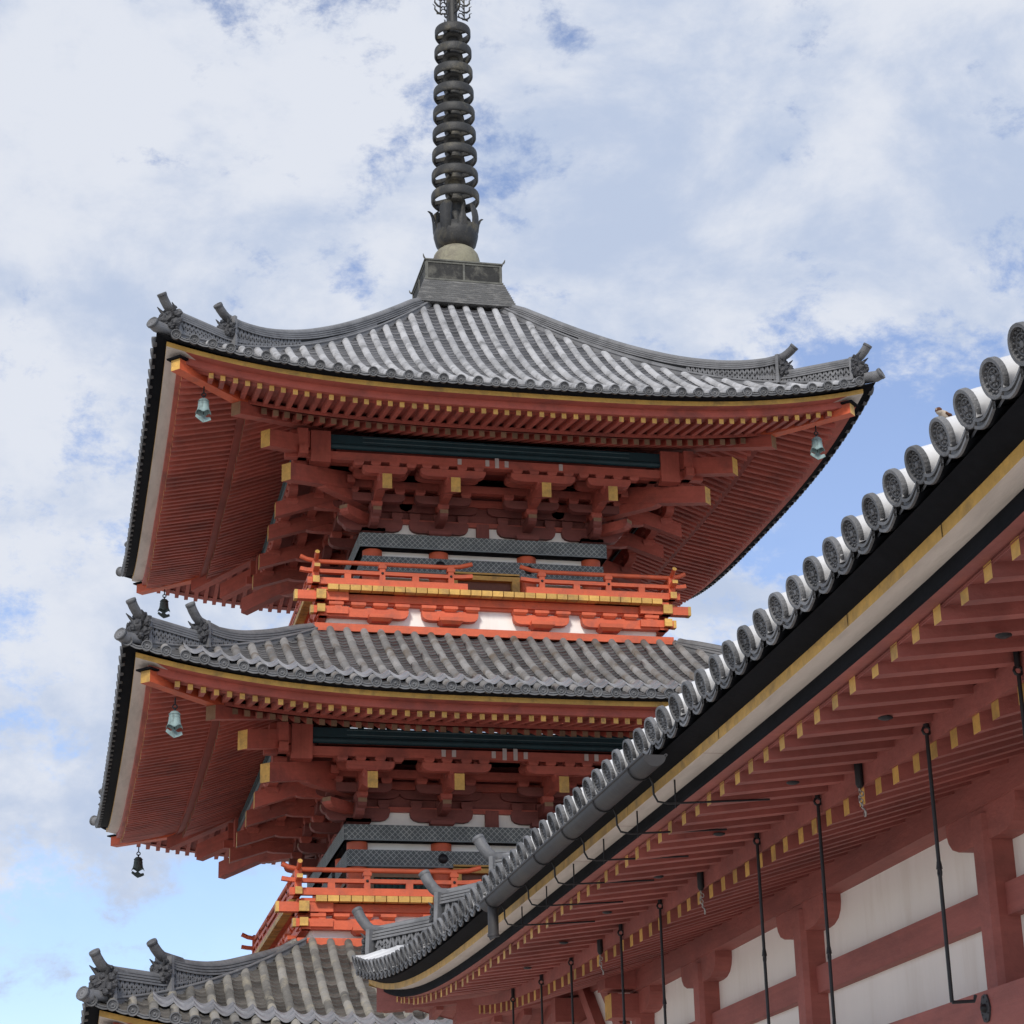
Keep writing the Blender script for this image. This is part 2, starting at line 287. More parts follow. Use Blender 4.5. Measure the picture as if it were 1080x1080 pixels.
def ridge_run(mb, pts, width, lattice_len, capr, capmat='ridge'):
    """pts: list of (base point, top z) from the high end to the low end."""
    base = [np.array(p[0], float) for p in pts]; top = [p[1] for p in pts]; n = len(pts)
    side = []
    for i in range(n):
        d = base[min(i+1, n-1)]-base[max(i-1, 0)]; d[2] = 0; d /= np.linalg.norm(d); side.append(np.array([-d[1], d[0], 0]))
    def at(i, off, z): q = base[i]+side[i]*off; return np.array([q[0], q[1], z])
    def layer(hw, zb, zt, mat):
        for sg in (-1, 1):
            mb.strip([at(i, sg*hw, zb(i)) for i in range(n)], [at(i, sg*hw, zt(i)) for i in range(n)], mat)
        mb.strip([at(i, -hw, zt(i)) for i in range(n)], [at(i, hw, zt(i)) for i in range(n)], mat)
        mb.strip([at(i, -hw, zb(i)) for i in range(n)], [at(i, hw, zb(i)) for i in range(n)], mat)
        for i in (0, n-1): mb.add([at(i, -hw, zb(i)), at(i, hw, zb(i)), at(i, hw, zt(i)), at(i, -hw, zt(i))], [(0, 1, 2, 3)], mat)
    W = width/2
    layer(W*0.62, lambda i: base[i][2]-0.11, lambda i: top[i]-capr, 'ridge_dark')
    layer(W*1.08, lambda i: base[i][2]-0.10, lambda i: base[i][2]-0.005, 'ridge')
    for sg in (-1, 1): mb.tube([at(i, sg*W*1.02, base[i][2]+0.005) for i in range(n)], 0.022, 'ridge', 6)
    zc = lambda i: top[i]-capr*1.1
    for k in range(3):
        layer(W*(0.98-0.10*k), lambda i, k=k: zc(i)-0.105+0.037*k, lambda i, k=k: zc(i)-0.105+0.037*k+0.026, 'ridge')
    mb.tube([at(i, 0, top[i]-capr*0.9) for i in range(n)], capr, capmat, 8)
    # openwork courses or plain stacked courses on the flanks
    L = [0.0]
    for i in range(n-2, -1, -1): L.append(L[-1]+np.linalg.norm(base[i+1][:2]-base[i][:2]))
    L = np.array(L[::-1])
    def interp(l):
        xs = L[::-1]
        b = np.array([np.interp(l, xs, [q[k] for q in base[::-1]]) for k in range(3)]); tz = np.interp(l, xs, top[::-1])
        i = int(np.clip(np.searchsorted(xs, l), 0, n-1)); return b, tz, side[n-1-i]
    l = 0.06; step = 0.085
    while l < min(lattice_len, L[0]-0.05):
        for sg in (-1, 1):
            b0, t0, s0 = interp(l); b1, t1, s1 = interp(l+step)
            lo0, hi0 = b0[2]+0.02, t0-capr*1.1-0.105; lo1, hi1 = b1[2]+0.02, t1-capr*1.1-0.105
            if hi0-lo0 > 0.05:
                q = W*0.68*sg; rows = 2 if hi0-lo0 > 0.13 else 1
                for r_ in range(rows):
                    za0, zb0 = lo0+(hi0-lo0)*r_/rows, lo0+(hi0-lo0)*(r_+1)/rows; za1, zb1 = lo1+(hi1-lo1)*r_/rows, lo1+(hi1-lo1)*(r_+1)/rows
                    A = b0+s0*q; B = b1+s1*q; Mid = (A+B)/2
                    # curved scale tile: an arch drawn as two short bars
                    mb.beam((A[0], A[1], za0), (Mid[0], Mid[1], (zb0+zb1)/2), 0.028, 0.03, 'ridge'); mb.beam((Mid[0], Mid[1], (zb0+zb1)/2), (B[0], B[1], za1), 0.028, 0.03, 'ridge')
        l += step
    hz = 0
    if L[0] > lattice_len:
        idx = [i for i in range(n) if L[i] > lattice_len-0.15]
        if len(idx) > 1:
            for k in range(8):
                for sg in (-1, 1):
                    fz = lambda i: base[i][2]+0.03+0.04*k
                    ii = [i for i in idx if fz(i)+0.03 < zc(i)-0.105]
                    if len(ii) > 1:
                        o0 = W*(0.95-0.05*k)*sg
                        mb.strip([at(i, o0, fz(i)) for i in ii], [at(i, o0, fz(i)+0.028) for i in ii], 'ridge')
                        mb.strip([at(i, o0, fz(i)+0.028) for i in ii], [at(i, o0*0.6, fz(i)+0.028) for i in ii], 'ridge')

def ridge_finial(mb, p, d, ztop, capr, length, ogre=0.2, rise=1.0):
    """upturned tube tile with a disc end above an ogre tile; p = base point of ridge end, d = outward horizontal dir"""
    p = np.array(p, float); d = np.array(d, float); d /= np.linalg.norm(d)
    s = np.array([-d[1], d[0], 0]); q = np.array([p[0], p[1], ztop-capr*0.9])
    pts = [q-d*0.30+np.array([0, 0, -0.02]), q-d*0.08, q+d*length*0.22+np.array([0, 0, 0.03*rise]), q+d*length*0.5+np.array([0, 0, 0.10*rise]), q+d*length*0.78+np.array([0, 0, 0.21*rise]), q+d*length+np.array([0, 0, 0.33*rise])]
    mb.tube(pts, capr, 'finial', 12)
    ax = pts[-1]-pts[-2]; end_disc(mb, pts[-1], ax, capr*1.08, 'tile_edge', 14, 0.03)
    # end slab
    hz = ztop-0.04; lo = p[2]-0.02
    mb.prism([(-0.16, lo), (0.16, lo), (0.14, hz), (-0.14, hz)], (p[0]+d[0]*0.01, p[1]+d[1]*0.01, 0), s, (0, 0, 1), d, 0.05, 'ridge')
    # ogre mask: horned face of clustered relief
    c0 = np.array([p[0], p[1], (hz+lo)/2+0.02])+d*0.09
    rr = random.Random(int(abs(p[0]*997)+abs(p[1]*131)))
    def blob(c, r, sq=(1, 1, 1)):
        V = []; F = []; n1_, n2_ = 6, 9
        for i in range(n1_+1):
            th = math.pi*i/n1_
            for j in range(n2_):
                ph = 2*math.pi*j/n2_; k = 1+(0.16*math.sin(3*ph+i*1.3+c[0]*9)+rr.uniform(-0.22, 0.22))*math.sin(th)
                V.append(np.array(c)+r*k*(s*math.sin(th)*math.cos(ph)*sq[0]+d*math.sin(th)*math.sin(ph)*sq[1]+np.array([0, 0, 1])*math.cos(th)*sq[2]))
        for i in range(n1_):
            for j in range(n2_): F.append((i*n2_+j, i*n2_+(j+1) % n2_, (i+1)*n2_+(j+1) % n2_, (i+1)*n2_+j))
        mb.add(V, F, 'ogre', False)
    k = ogre/0.2
    blob(c0, 0.125*k, (1.05, 0.8, 1)); blob(c0+d*0.09*k+np.array([0, 0, -0.02]), 0.055*k); blob(c0+d*0.06*k+np.array([0, 0, -0.09*k]), 0.06*k, (1.4, 1, .6))
    for sg in (-1, 1):
        blob(c0+s*sg*0.06*k+d*0.075*k+np.array([0, 0, 0.05*k]), 0.034*k); blob(c0+s*sg*0.13*k+np.array([0, 0, -0.06*k]), 0.06*k); blob(c0+s*sg*0.15*k+np.array([0, 0, 0.05*k]), 0.05*k)
        blob(c0+s*sg*0.10*k+d*0.05*k+np.array([0, 0, -0.12*k]), 0.045*k)
        h = [c0+s*sg*0.07*k+np.array([0, 0, 0.09*k]), c0+s*sg*0.12*k+d*0.03+np.array([0, 0, 0.16*k]), c0+s*sg*0.13*k+d*0.09*k+np.array([0, 0, 0.20*k])]
        mb.tube(h, [0.03*k, 0.022*k, 0.006], 'ogre', 6)
        for j in range(5):
            a_ = 0.5+j*0.62+rr.uniform(-0.15, 0.15); q_ = c0+s*sg*0.17*k*math.sin(a_)+np.array([0, 0, 0.17*k*math.cos(a_)])-d*0.02
            blob(q_, 0.042*k*(0.8+0.4*rr.random()), (1, 0.7, 1.1)); blob(q_+s*sg*0.03*k+np.array([0, 0, 0.02*k]), 0.026*k)

def tiled_face(mb, roof, k, half, sp, offs, dtop, rollmat, panmat, edgemat, rr=0.060, dr=0.074, nseg=14, disc_n=16, crest=0, phase=0.0, xr=None, steps=0.115, sag0=0.018, low=0.0, lip='pan_lip', ddep=0.05, arc=0.05, jit=0.004):
    """rolls, lapped pans, end discs and crescents on one roof face (k quarter turns from the front, -y face)"""
    ang = rotz(k); cx, cy = roof.cx, roof.cy
    oe = offs            # eave distance from centre along the outward direction
    def W(l, o, dz=0.0):
        q = ang @ np.array([l, -o, 0.0]); x, y = cx+q[0], cy+q[1]; return np.array([x, y, roof.h(x, y)+dz])
    lat = ang @ np.array([1.0, 0, 0]); outw = ang @ np.array([0, -1.0, 0])
    xs = []; i0 = int(math.floor(-half/sp))-1
    for i in range(i0, -i0+2):
        l = i*sp+phase
        if abs(l) <= half-0.02: xs.append(l)
    upn = np.array([0, 0, 1.0])
    for l in xs:
        if xr and not (xr[0] <= l <= xr[1]): continue
        dm = min(dtop, half-abs(l)+0.02)
        if dm < 0.08: dm = 0.08
        ntile = max(1, int(round(dm/0.30))); V = []; F = []; R_ = []; m = 7 if arc < 0.1 else 11; rows = 0; jl, jz = rng.uniform(-jit, jit), rng.uniform(-jit, jit)*0.6
        for t in range(ntile):
            rd = rng.random(); tj = rng.uniform(-jit, jit)*0.6
            for (f, rad) in ((0.0, 1.0), (1.0, 0.92)):
                d = -0.03+(dm+0.03)*(t+f)/ntile; c = W(l, oe-d, 0.0)
                for j in range(m):
                    th = math.pi*(j/(m-1))*(1+2*arc)-arc*math.pi; V.append(c+lat*(rr*rad*math.cos(th)+jl+tj)+upn*(rr*rad*math.sin(th)*1.06+0.012+jz)); R_.append(rd)
                rows += 1
        for a_ in range(rows-1):
            for j in range(m-1): F.append((a_*m+j, a_*m+j+1, (a_+1)*m+j+1, (a_+1)*m+j))
        mb.add(V, F, rollmat, True, np.array(R_))
        e = W(l, oe+0.03, 0.0); e2 = W(l, oe-0.05, 0.0); ax = e-e2
        ax = outw*0.97+upn*(-0.16) if crest == 0 else outw*0.95+upn*(-0.30)
        end_disc(mb, W(l, oe+0.035, 0.02)+lat*jl+upn*jz, ax+lat*rng.uniform(-1, 1)*jit*8+upn*rng.uniform(-1, 1)*jit*8, dr, edgemat, disc_n, ddep, crest)
    # pans between rolls
    for a, b in zip(xs[:-1], xs[1:]):
        if xr and not (xr[0] <= a <= xr[1]): continue
        lm = (a+b)/2; dm = min(dtop, half-min(abs(a), abs(b)))
        ns = max(1, int(dm/steps)); V = []; F = []; F2 = []; R_ = []
        for t in range(ns):
            rd = rng.random(); d0, d1 = dm*t/ns, dm*(t+1)/ns
            for (d, dz) in ((d0, 0.0), (d0, 0.017), (d1, 0.0)):
                for (l, dd) in ((a, 0.0), (lm, -0.028), (b, 0.0)):
                    V.append(W(l, oe-d, dz+dd-low*1.6*max(0.0, 1-d/0.4))); R_.append(rd)
            q = t*9
            for j in (0, 1): F.append((q+3+j, q+3+j+1, q+6+j+1, q+6+j)); F2.append((q+j, q+j+1, q+3+j+1, q+3+j))
        mb.add(V, F, panmat, False, np.array(R_)); mb.add(V, F2, lip, False, np.array(R_))
        # crescent eave pan end (front face, lip)
        A = []; B = []; A2 = []; B2 = []
        for j in range(9):
            u = j/8; l = a+0.04+(b-a-0.08)*u; sag = -low-sag0*math.sin(math.pi*u)
            A.append(W(l, oe+0.02, 0.004+sag)); B.append(W(l, oe+0.02, -0.042+sag)); A2.append(W(l, oe-0.10, 0.004+sag)); B2.append(W(l, oe-0.10, -0.042+sag))
        rd = rng.random()
        mb.strip(A, B, edgemat, rnd=rd); mb.strip(A2, A, panmat, rnd=rd); mb.strip(B, B2, 'black', rnd=rd)  # pan end underside blackened, shade below the tile painted in
        A3 = [p+outw*0.012 for p in A]; B3 = [p+outw*0.012-upn*0.014 for p in A]
        mb.strip(A3, B3, edgemat, rnd=rd); mb.strip(A, A3, edgemat, rnd=rd); mb.strip(B3, [p-upn*0.014 for p in A], edgemat, rnd=rd)
        B4 = [p+outw*0.012+upn*0.014 for p in B]; C4 = [p+outw*0.012 for p in B]
        mb.strip(B4, C4, edgemat, rnd=rd); mb.strip(C4, B, edgemat, rnd=rd); mb.strip(B4, [p+upn*0.014 for p in B], edgemat, rnd=rd)
    return xs

def lapped_row(mb, roof, k, half, sp, oe, d0, mat):
    """row of curved lapping plates near the eave"""
    ang = rotz(k)
    def W(l, o, dz=0.0):
        q = ang @ np.array([l, -o, 0.0]); return np.array([q[0], q[1], roof.h(q[0], q[1])+dz])
    n = int(half/sp)
    for i in range(-n, n):
        a, b = i*sp, (i+1)*sp
        if max(abs(a), abs(b)) > half-0.75: continue
        rows = []
        for (d, dz) in ((d0, 0.092), (d0, 0.118), (d0+0.17, 0.100), (d0+0.17, 0.128), (d0+0.34, 0.10)):
            rows.append([W(a+(b-a)*u/8, oe-d+0.05*math.sin(math.pi*u/8)*(1 if dz >= .07 else 0), dz-0.062*math.sin(math.pi*u/8)) for u in range(9)])
        rd = rng.random()
        for r0, r1 in zip(rows[:-1], rows[1:]): mb.strip(r0, r1, mat, True, rd)
        mb.strip(rows[0], [W(a+(b-a)*u/8, oe-d0-0.1, 0.02) for u in range(9)], mat, False, rd)

# ------------------------------------------------------------------ pagoda
pag = empty('pagoda', (0, 0, 0), 'vermilion three storey pagoda with grey tiled roofs and a tall bronze spire', 'pagoda')
def tierz(t): return -4.61*t if t < 2 else -4.61-4.63
DW = (0.0, 0.26, 0.53)
BTOP = {0: 4.55, 1: 2.85, 2: 2.86}
rafter_parts = [0]
def pagoda_tier(t):
    zo, dw = tierz(t), DW[t]; wt = 5.3+dw; zt = 14.08+zo
    bq = 0.073 if t == 0 else 0.054
    roof = Roof(wt, wt, zt, 0.43 if t == 0 else 0.41, bq-(0.0025 if t == 0 else 0.0), 0.47, 3.1)
    dtop = BTOP[t]
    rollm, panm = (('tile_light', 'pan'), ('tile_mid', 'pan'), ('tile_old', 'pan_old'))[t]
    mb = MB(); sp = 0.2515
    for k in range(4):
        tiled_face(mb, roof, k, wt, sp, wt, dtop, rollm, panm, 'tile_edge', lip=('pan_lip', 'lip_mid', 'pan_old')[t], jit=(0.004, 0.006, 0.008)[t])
        if t > 0: lapped_row(mb, roof, k, wt, sp, wt, 0.33 if t == 1 else 0.36, 'plate')
        # corner tile
        ang = rotz(k); dd = ang @ np.array([-0.7071, -0.7071, 0]); c = ang @ np.array([-wt, -wt, 0]); z = roof.h(c[0]*0.995, c[1]*0.995)
        p0 = c-dd*0.55; p0[2] = roof.h(p0[0], p0[1])+0.02; p1 = c+dd*0.02; p1[2] = z+0.04; p2 = c+dd*0.10; p2[2] = z+0.07
        mb.tube([p0, p1, p2], 0.085, 'ridge', 12); end_disc(mb, p2, p2-p1, 0.092, 'tile_edge', 14, 0.03)
    # black closure strips: shade under the tiles put into the colour
    for k in range(4):
        mb.R = rotz(k); xs = np.linspace(-wt, wt, 41)
        so = lambda x: 0.47*(abs(x)/wt)**3.2
        def row(o, dz): return [np.array([x*o/wt, -o, zt+dz+so(x)]) for x in xs]
        mb.strip(row(wt+0.0, -0.045), row(wt-0.149, -0.062), 'black'); mb.strip(row(wt-0.149, -0.063), row(wt-0.34, -0.063), 'black')
    mb.R = None
    roofo = mb.build('roof', pag)
    # eave boards
    mb = MB()
    def so(x): return 0.47*(abs(x)/wt)**3.2
    for k in range(4):
        mb.R = rotz(k)
        def ring(o, dz, n=41): return [np.array([x, -o, zt+dz+so(x)]) for x in np.linspace(-o, o, n)]
        g0, g1, q1 = ring(wt-0.15, -0.060), ring(wt-0.15, -0.132), ring(wt-0.325, -0.134)
        mb.strip(g0, g1, 'gold')
        if k == 3: mb.strip(g1, q1, 'plank')
        else:
            mb.strip(g1[:2], q1[:2], 'plank'); mb.strip(g1[1:-1], q1[1:-1], 'red'); mb.strip(g1[-2:], q1[-2:], 'plank')
        mb.strip(g0, ring(wt-0.345, -0.066), 'plank')
        mb.strip(ring(wt-0.325, -0.10), ring(wt-0.325, -0.235), 'red'); mb.strip(ring(wt-0.325, -0.235), ring(wt-0.52, -0.237), 'red')
    mb.R = None
    mb.build('eave_board', roofo)
    # soffits and kioi
    z1 = lambda o: zt-0.277+0.20*(wt-0.385-o)            # centre of flying rafter at distance o
    z2 = lambda o: zt-0.19+0.36*(wt-1.42-o)
    mb = MB()
    for k in range(4):
        mb.R = rotz(k)
        def ring(o, z, n=31): return [np.array([x, -o, z+so(x)]) for x in np.linspace(-o, o, n)]
        mb.strip(ring(wt-0.42, z1(wt-0.42)+0.030), ring(wt-1.5, z1(wt-1.5)+0.030), 'board')
        o1, o2 = wt-1.30, wt-3.6
        mb.strip(ring(o1, z2(o1)+0.042), ring(o2, z2(o2)+0.042), 'board')
        # kioi
        a, b = ring(wt-1.29, z2(wt-1.29)+0.058), ring(wt-1.29, z1(wt-1.29)-0.02); c_ = ring(wt-1.42, z2(wt-1.42)+0.055)
        mb.strip(b, a, 'red'); mb.strip(a, c_, 'red')
    mb.R = None
    mb.build('soffit', roofo)
    # rafters
    rest = MB(); sp1 = 0.17
    n1_ = int((wt-0.62)/sp1)
    for k in range(4):
        for row in (0, 1):
            for i in range(-n1_, n1_+1):
                l = (i+0.5)*sp1
                if row == 0: oe, oi, zf, wd, ht = wt-0.385, wt-1.46, z1, 0.068, 0.080
                else: oe, oi, zf, wd, ht = wt-1.40, wt-3.5, z2, 0.08, 0.10
                if abs(l) > oe-0.12: continue
                oi2 = max(oi, abs(l)-0.02)
                single = (k == 0 and row == 0 and t == 0) or (k == 0 and row == 0 and t == 1 and l < 2.45 and rafter_parts[0] < 100)
                m_ = MB() if single else rest
                m_.R = rotz(k)
                jx, jz_ = rng.uniform(-.006, .006), rng.uniform(-.004, .004); oe_ = oe+rng.uniform(-.010, .006)
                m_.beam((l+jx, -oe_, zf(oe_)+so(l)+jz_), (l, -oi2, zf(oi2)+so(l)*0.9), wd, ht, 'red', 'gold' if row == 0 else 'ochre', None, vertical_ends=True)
                if single: m_.build('rafter', roofo); rafter_parts[0] += 1
    rest.R = None; rest.build('rafter', roofo, kind='stuff')
    # hip rafters
    for k in range(4):
        m_ = MB(); m_.R = rotz(k)
        c1, c0 = wt-0.29, wt-1.55; zc1 = zt+0.085
        m_.beam((-c1, -c1, zc1), (-c0, -c0, z1(c0)+0.10), 0.16, 0.16, 'orange', 'gold', None, vertical_ends=True)
        m_.prism([(-0.125, -0.05), (0.125, -0.05), (0.125, 0.13), (-0.125, 0.13)], (-c1, -c1, zc1+0.095), (0.7071, -0.7071, 0), (0.7071, 0.7071, 0), (0, 0, 1), 0.022, 'black')
        c2, c3 = wt-1.22, wt-3.5
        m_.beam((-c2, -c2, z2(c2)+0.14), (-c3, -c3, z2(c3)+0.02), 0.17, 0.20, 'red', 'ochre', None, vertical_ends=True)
        m_.build('hip_rafter', roofo)
    # ridges
    tops = ([(0.65,17.77),(1.30,17.15),(1.98,16.54),(2.62,16.04),(3.23,15.65),(3.82,15.40),(4.13,15.33),(4.22,15.34)] if t == 0 else
            [(2.80,11.17),(3.15,11.0),(3.43,10.85),(3.92,10.65),(4.29,10.58),(4.50,10.59)] if t == 1 else
            [(2.93,6.53),(3.25,6.38),(3.52,6.27),(4.13,6.04),(4.51,5.985),(4.87,6.01)])
    oo = np.array([q[0] for q in tops]); zz_ = np.array([q[1] for q in tops])
    for k in range(4):
        mb = MB(); mb.R = rotz(k)
        us = np.linspace(oo[0], oo[-1], 24); z_ = np.interp(us, oo, zz_); z_ = np.convolve(np.pad(z_, 2, 'edge'), np.ones(5)/5, 'valid') if True else z_
        z_[0] = zz_[0]; z_[-1] = zz_[-1]+0.02
        pts = [((-u, -u, roof.h(-u, -u)), z) for u, z in zip(us, z_)]
        ridge_run(mb, pts, 0.21, 1.55, 0.066)
        e0 = oo[-1]+0.02; e1 = wt-0.23; us = np.linspace(e0-0.25, e1, 10)
        endtop = {0: 14.99, 1: 10.38, 2: 5.76}[t]
        lowtop = [np.interp(u, [us[0], us[0]+0.3, e1], [roof.h(-us[0], -us[0])+0.22, roof.h(-us[0]-0.3, -us[0]-0.3)+0.24, endtop]) for u in us]
        ridge_run(mb, [((-u, -u, roof.h(-u, -u)), z) for u, z in zip(us, lowtop)], 0.19, 1.2, 0.060)
        mb.build('hip_ridge', roofo)
        d45 = np.array([-0.7071, -0.7071, 0]); u = oo[-1]
        for args in (((-u, -u, roof.h(-u, -u)), d45, zz_[-1]+0.02, 0.066, 0.26, 0.17, (0.40, 0.66, 0.52)[t]), ((-e1, -e1, roof.h(-e1, -e1)), d45, endtop, 0.066, 0.25, 0.21, 0.60)):
            mb = MB(); mb.R = rotz(k); ridge_finial(mb, *args); mb.build('ridge_end_tile', roofo)
    # ------------------------------------------------ body, bands, brackets
    body = 1.74+dw; bw = 0.70+0.06*t
    zb0 = 11.05+zo if t < 2 else 0.0
    mb = MB()
    for k in range(4):
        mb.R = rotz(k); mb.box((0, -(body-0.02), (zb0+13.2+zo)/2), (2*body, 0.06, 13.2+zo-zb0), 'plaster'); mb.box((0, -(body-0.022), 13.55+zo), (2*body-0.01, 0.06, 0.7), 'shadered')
    mb.R = None
    wall = mb.build('wall', pag)
    cs = (-body, -bw, bw, body)
    for k in range(4):
        for ci, c in enumerate(cs):
            if ci == 3: continue
            m_ = MB(); m_.R = rotz(k); m_.tube([(c, -body, zb0), (c, -body, 12.71+zo)], 0.155, 'orange', 16); m_.R = None; m_.build('column', pag)
    mb = MB(); z0_, z1_ = 12.71+zo, 12.94+zo; wb = body+0.20
    for k in range(4):
        mb.R = rotz(k)
        mb.box((0, -wb, (z0_+z1_)/2), (2*wb-0.002, 0.04, z1_-z0_), 'band'); mb.box((0, -wb-0.002, z0_+0.008), (2*wb+0.002, 0.044, 0.016), 'band_edge')
        mb.add([(-wb, -wb+0.02, z0_+0.002), (wb, -wb+0.02, z0_+0.002), (wb-0.45, -wb+0.47, z0_+0.002), (-wb+0.45, -wb+0.47, z0_+0.002)], [(0, 1, 2, 3)], 'black')
        mb.add([(-wb, -wb+0.02, z1_-0.002), (wb, -wb+0.02, z1_-0.002), (wb-0.45, -wb+0.47, z1_-0.002), (-wb+0.45, -wb+0.47, z1_-0.002)], [(0, 1, 2, 3)], 'black')
    mb.R = None; mb.build('patterned_plate', pag)
    mb = MB(); z0_, z1_ = 12.36+zo, 12.585+zo; wb2 = body+0.165
    for k in range(4):
        mb.R = rotz(k); mb.box((0, -wb2+0.05, (z0_+z1_)/2), (2*wb2-0.004, 0.1, z1_-z0_), 'band'); mb.box((0, -wb2+0.047, z0_-0.009), (2*wb2, 0.104, 0.02), 'band_edge')
        for c in cs:
            if abs(c) < body: mb.lathe([(0.075, 0), (0.06, 0.03), (0.02, 0.045), (0.001, 0.045)], (c, -wb2-0.002, (z0_+z1_)/2), 'iron', 12, (0, -1, 0))
    mb.R = None; mb.build('patterned_tie_beam', pag)
    for k in range(4):
        m_ = MB(); m_.R = rotz(k); hh = bw-0.15; zd0, zd1 = 11.15+zo, 12.27+zo
        if t == 2: zd0 = 1.0
        for sg in (-1, 1): m_.box((sg*(hh-0.06), -body-0.11, (zd0+zd1)/2), (0.12, 0.12, zd1-zd0), 'gold')
        m_.box((0, -body-0.11, zd1+0.06), (2*hh, 0.12, 0.12), 'gold'); m_.box((0, -body-0.05, (zd0+zd1)/2), (2*hh-0.25, 0.05, zd1-zd0-0.004), 'door')
        m_.R = None; m_.build('door', pag)
        for sg in (-1, 1):
            m_ = MB(); m_.R = rotz(k); cxw = sg*(bw+body)/2; ww = body-bw-0.46; zw0, zw1 = 11.72+zo, 12.20+zo
            m_.box((cxw, -body-0.03, (zw0+zw1)/2), (ww, 0.03, zw1-zw0), 'green')
            for j in range(9): m_.box((cxw-ww/2+ww*(j+0.5)/9, -body-0.06, (zw0+zw1)/2), (ww/18, 0.03, zw1-zw0-0.003), 'green')
            for q in (-1, 1): m_.box((cxw+q*(ww/2+0.03), -body-0.06, (zw0+zw1)/2), (0.06, 0.08, zw1-zw0+0.12), 'ochre')
            m_.box((cxw, -body-0.062, zw1+0.03), (ww, 0.08, 0.06), 'ochre'); m_.box((cxw, -body-0.062, zw0-0.03), (ww, 0.08, 0.06), 'ochre')
            m_.box((cxw, -body-0.04, zw0-0.30), (ww+0.4, 0.05, 0.40), 'orange')
            m_.R = None; m_.build('window', pag)
    # brackets
    zz0 = 12.94+zo
    o1, o2, o3, oT = body+0.42, body+0.84, body+1.26, body+1.51
    def arm(mb, c, o, z, L, h, th, along=True, mat='red', capm=None):
        poly = [(-L, h), (L, h), (L, h*0.62), (L*0.97, h*0.34), (L*0.88, h*0.12), (L*0.72, 0), (-L*0.72, 0), (-L*0.88, h*0.12), (-L*0.97, h*0.34), (-L, h*0.62)]
        mb.prism(poly, (c, -o, z), (1, 0, 0), (0, 0, 1), (0, 1, 0), th, mat, capm)
    def outarm(mb, c, oa, ob, z, h, th, mat='red', dirv=(0, -1, 0), perp=(1, 0, 0)):
        L = ob-oa; poly = [(0, h), (L, h), (L, h*0.6), (L-0.02, h*0.32), (L-0.07, h*0.1), (L-0.16, 0), (0, 0)]
        D = np.array(dirv, float); mb.prism(poly, np.array([c, 0, z])+D*oa, D, (0, 0, 1), perp, th, mat)
        mb.add([np.array([c, 0, z])+D*(ob+0.003)+np.array(perp)*s*th*0.5+np.array([0, 0, q]) for s, q in ((-1, h*0.6), (1, h*0.6), (1, h), (-1, h))], [(0, 1, 2, 3)], 'ochre')
    def block(mb, c, o, z, s=0.17, h=0.10, mat='red'):
        v = [(c+a*s*f/2, -o+b*s*f/2, z+q) for f, q in ((0.72, 0), (1, h*0.45), (1, h)) for a, b in ((-1,-1),(1,-1),(1,1),(-1,1))]
        F = [(r*4+i, r*4+(i+1) % 4, (r+1)*4+(i+1) % 4, (r+1)*4+i) for r in range(2) for i in range(4)]+[(3, 2, 1, 0), (8, 9, 10, 11)]
        mb.add(v, F, mat)
    for k in range(4):
        for ci, c in enumerate(cs):
            mb = MB(); mb.R = rotz(k); corner = ci in (0, 3)
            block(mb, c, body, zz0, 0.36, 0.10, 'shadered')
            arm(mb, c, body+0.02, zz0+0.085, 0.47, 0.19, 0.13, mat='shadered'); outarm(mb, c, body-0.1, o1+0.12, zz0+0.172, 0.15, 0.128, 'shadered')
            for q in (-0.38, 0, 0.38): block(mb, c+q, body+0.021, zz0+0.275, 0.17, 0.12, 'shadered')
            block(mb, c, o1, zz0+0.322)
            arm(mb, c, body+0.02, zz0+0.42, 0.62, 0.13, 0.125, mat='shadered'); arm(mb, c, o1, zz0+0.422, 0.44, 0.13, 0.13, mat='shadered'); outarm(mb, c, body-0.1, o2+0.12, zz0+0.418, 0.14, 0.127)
            for q in (-0.36, 0, 0.36): block(mb, c+q, o1, zz0+0.552, 0.16, 0.09)
            block(mb, c, o2, zz0+0.558, 0.16, 0.09)
            arm(mb, c, o2, zz0+0.648, 0.5 if not corner else 0.42, 0.12, 0.13)
            for q in (-0.40, -0.13, 0.13, 0.40): block(mb, c+q, o2, zz0+0.768, 0.15, 0.08)
            arm(mb, c, o3, zz0+0.55, 0.50 if not corner else 0.34, 0.12, 0.13)
            for q in (-0.4, -0.14, 0.14, 0.4): block(mb, c+q, o3, zz0+0.67, 0.15, 0.07)
            br = mb.build('bracket', pag)
            tr = MB(); tr.R = rotz(k)
            tr.beam((c, -oT, zz0+0.36), (c, -(body-0.1), zz0+0.36+0.33*(oT-body+0.1)), 0.145, 0.235, 'red', 'gold', None, vertical_ends=True)
            block(tr, c, o3, zz0+0.46, 0.2, 0.09)
            tr.build('tail_rafter', br)
        # corner diagonals
        mb = MB(); mb.R = rotz(k); D = np.array([-0.7071, -0.7071, 0]); Pp = np.array([0.7071, -0.7071, 0])
        for (ob, z, h) in ((o1+0.1, zz0+0.172, 0.15), (o2+0.1, zz0+0.42, 0.15)):
            outarm(mb, 0, (body-0.1)*1.414, ob*1.414, z, h, 0.15, 'red', D, Pp)
        br = mb.build('corner_bracket', pag)
        tr = MB(); tr.R = rotz(k)
        for (w1, z_, hgt) in ((oT, zz0+0.41, 0.27), (body+1.86, zz0+0.78, 0.27)):
            tr.beam((-w1, -w1, z_), (-body, -body, z_+0.30*(w1-body)), 0.17, hgt, 'red', 'gold', None, vertical_ends=True)
        tr.build('tail_rafter', br)
    # lateral beams and purlin
    mb = MB()
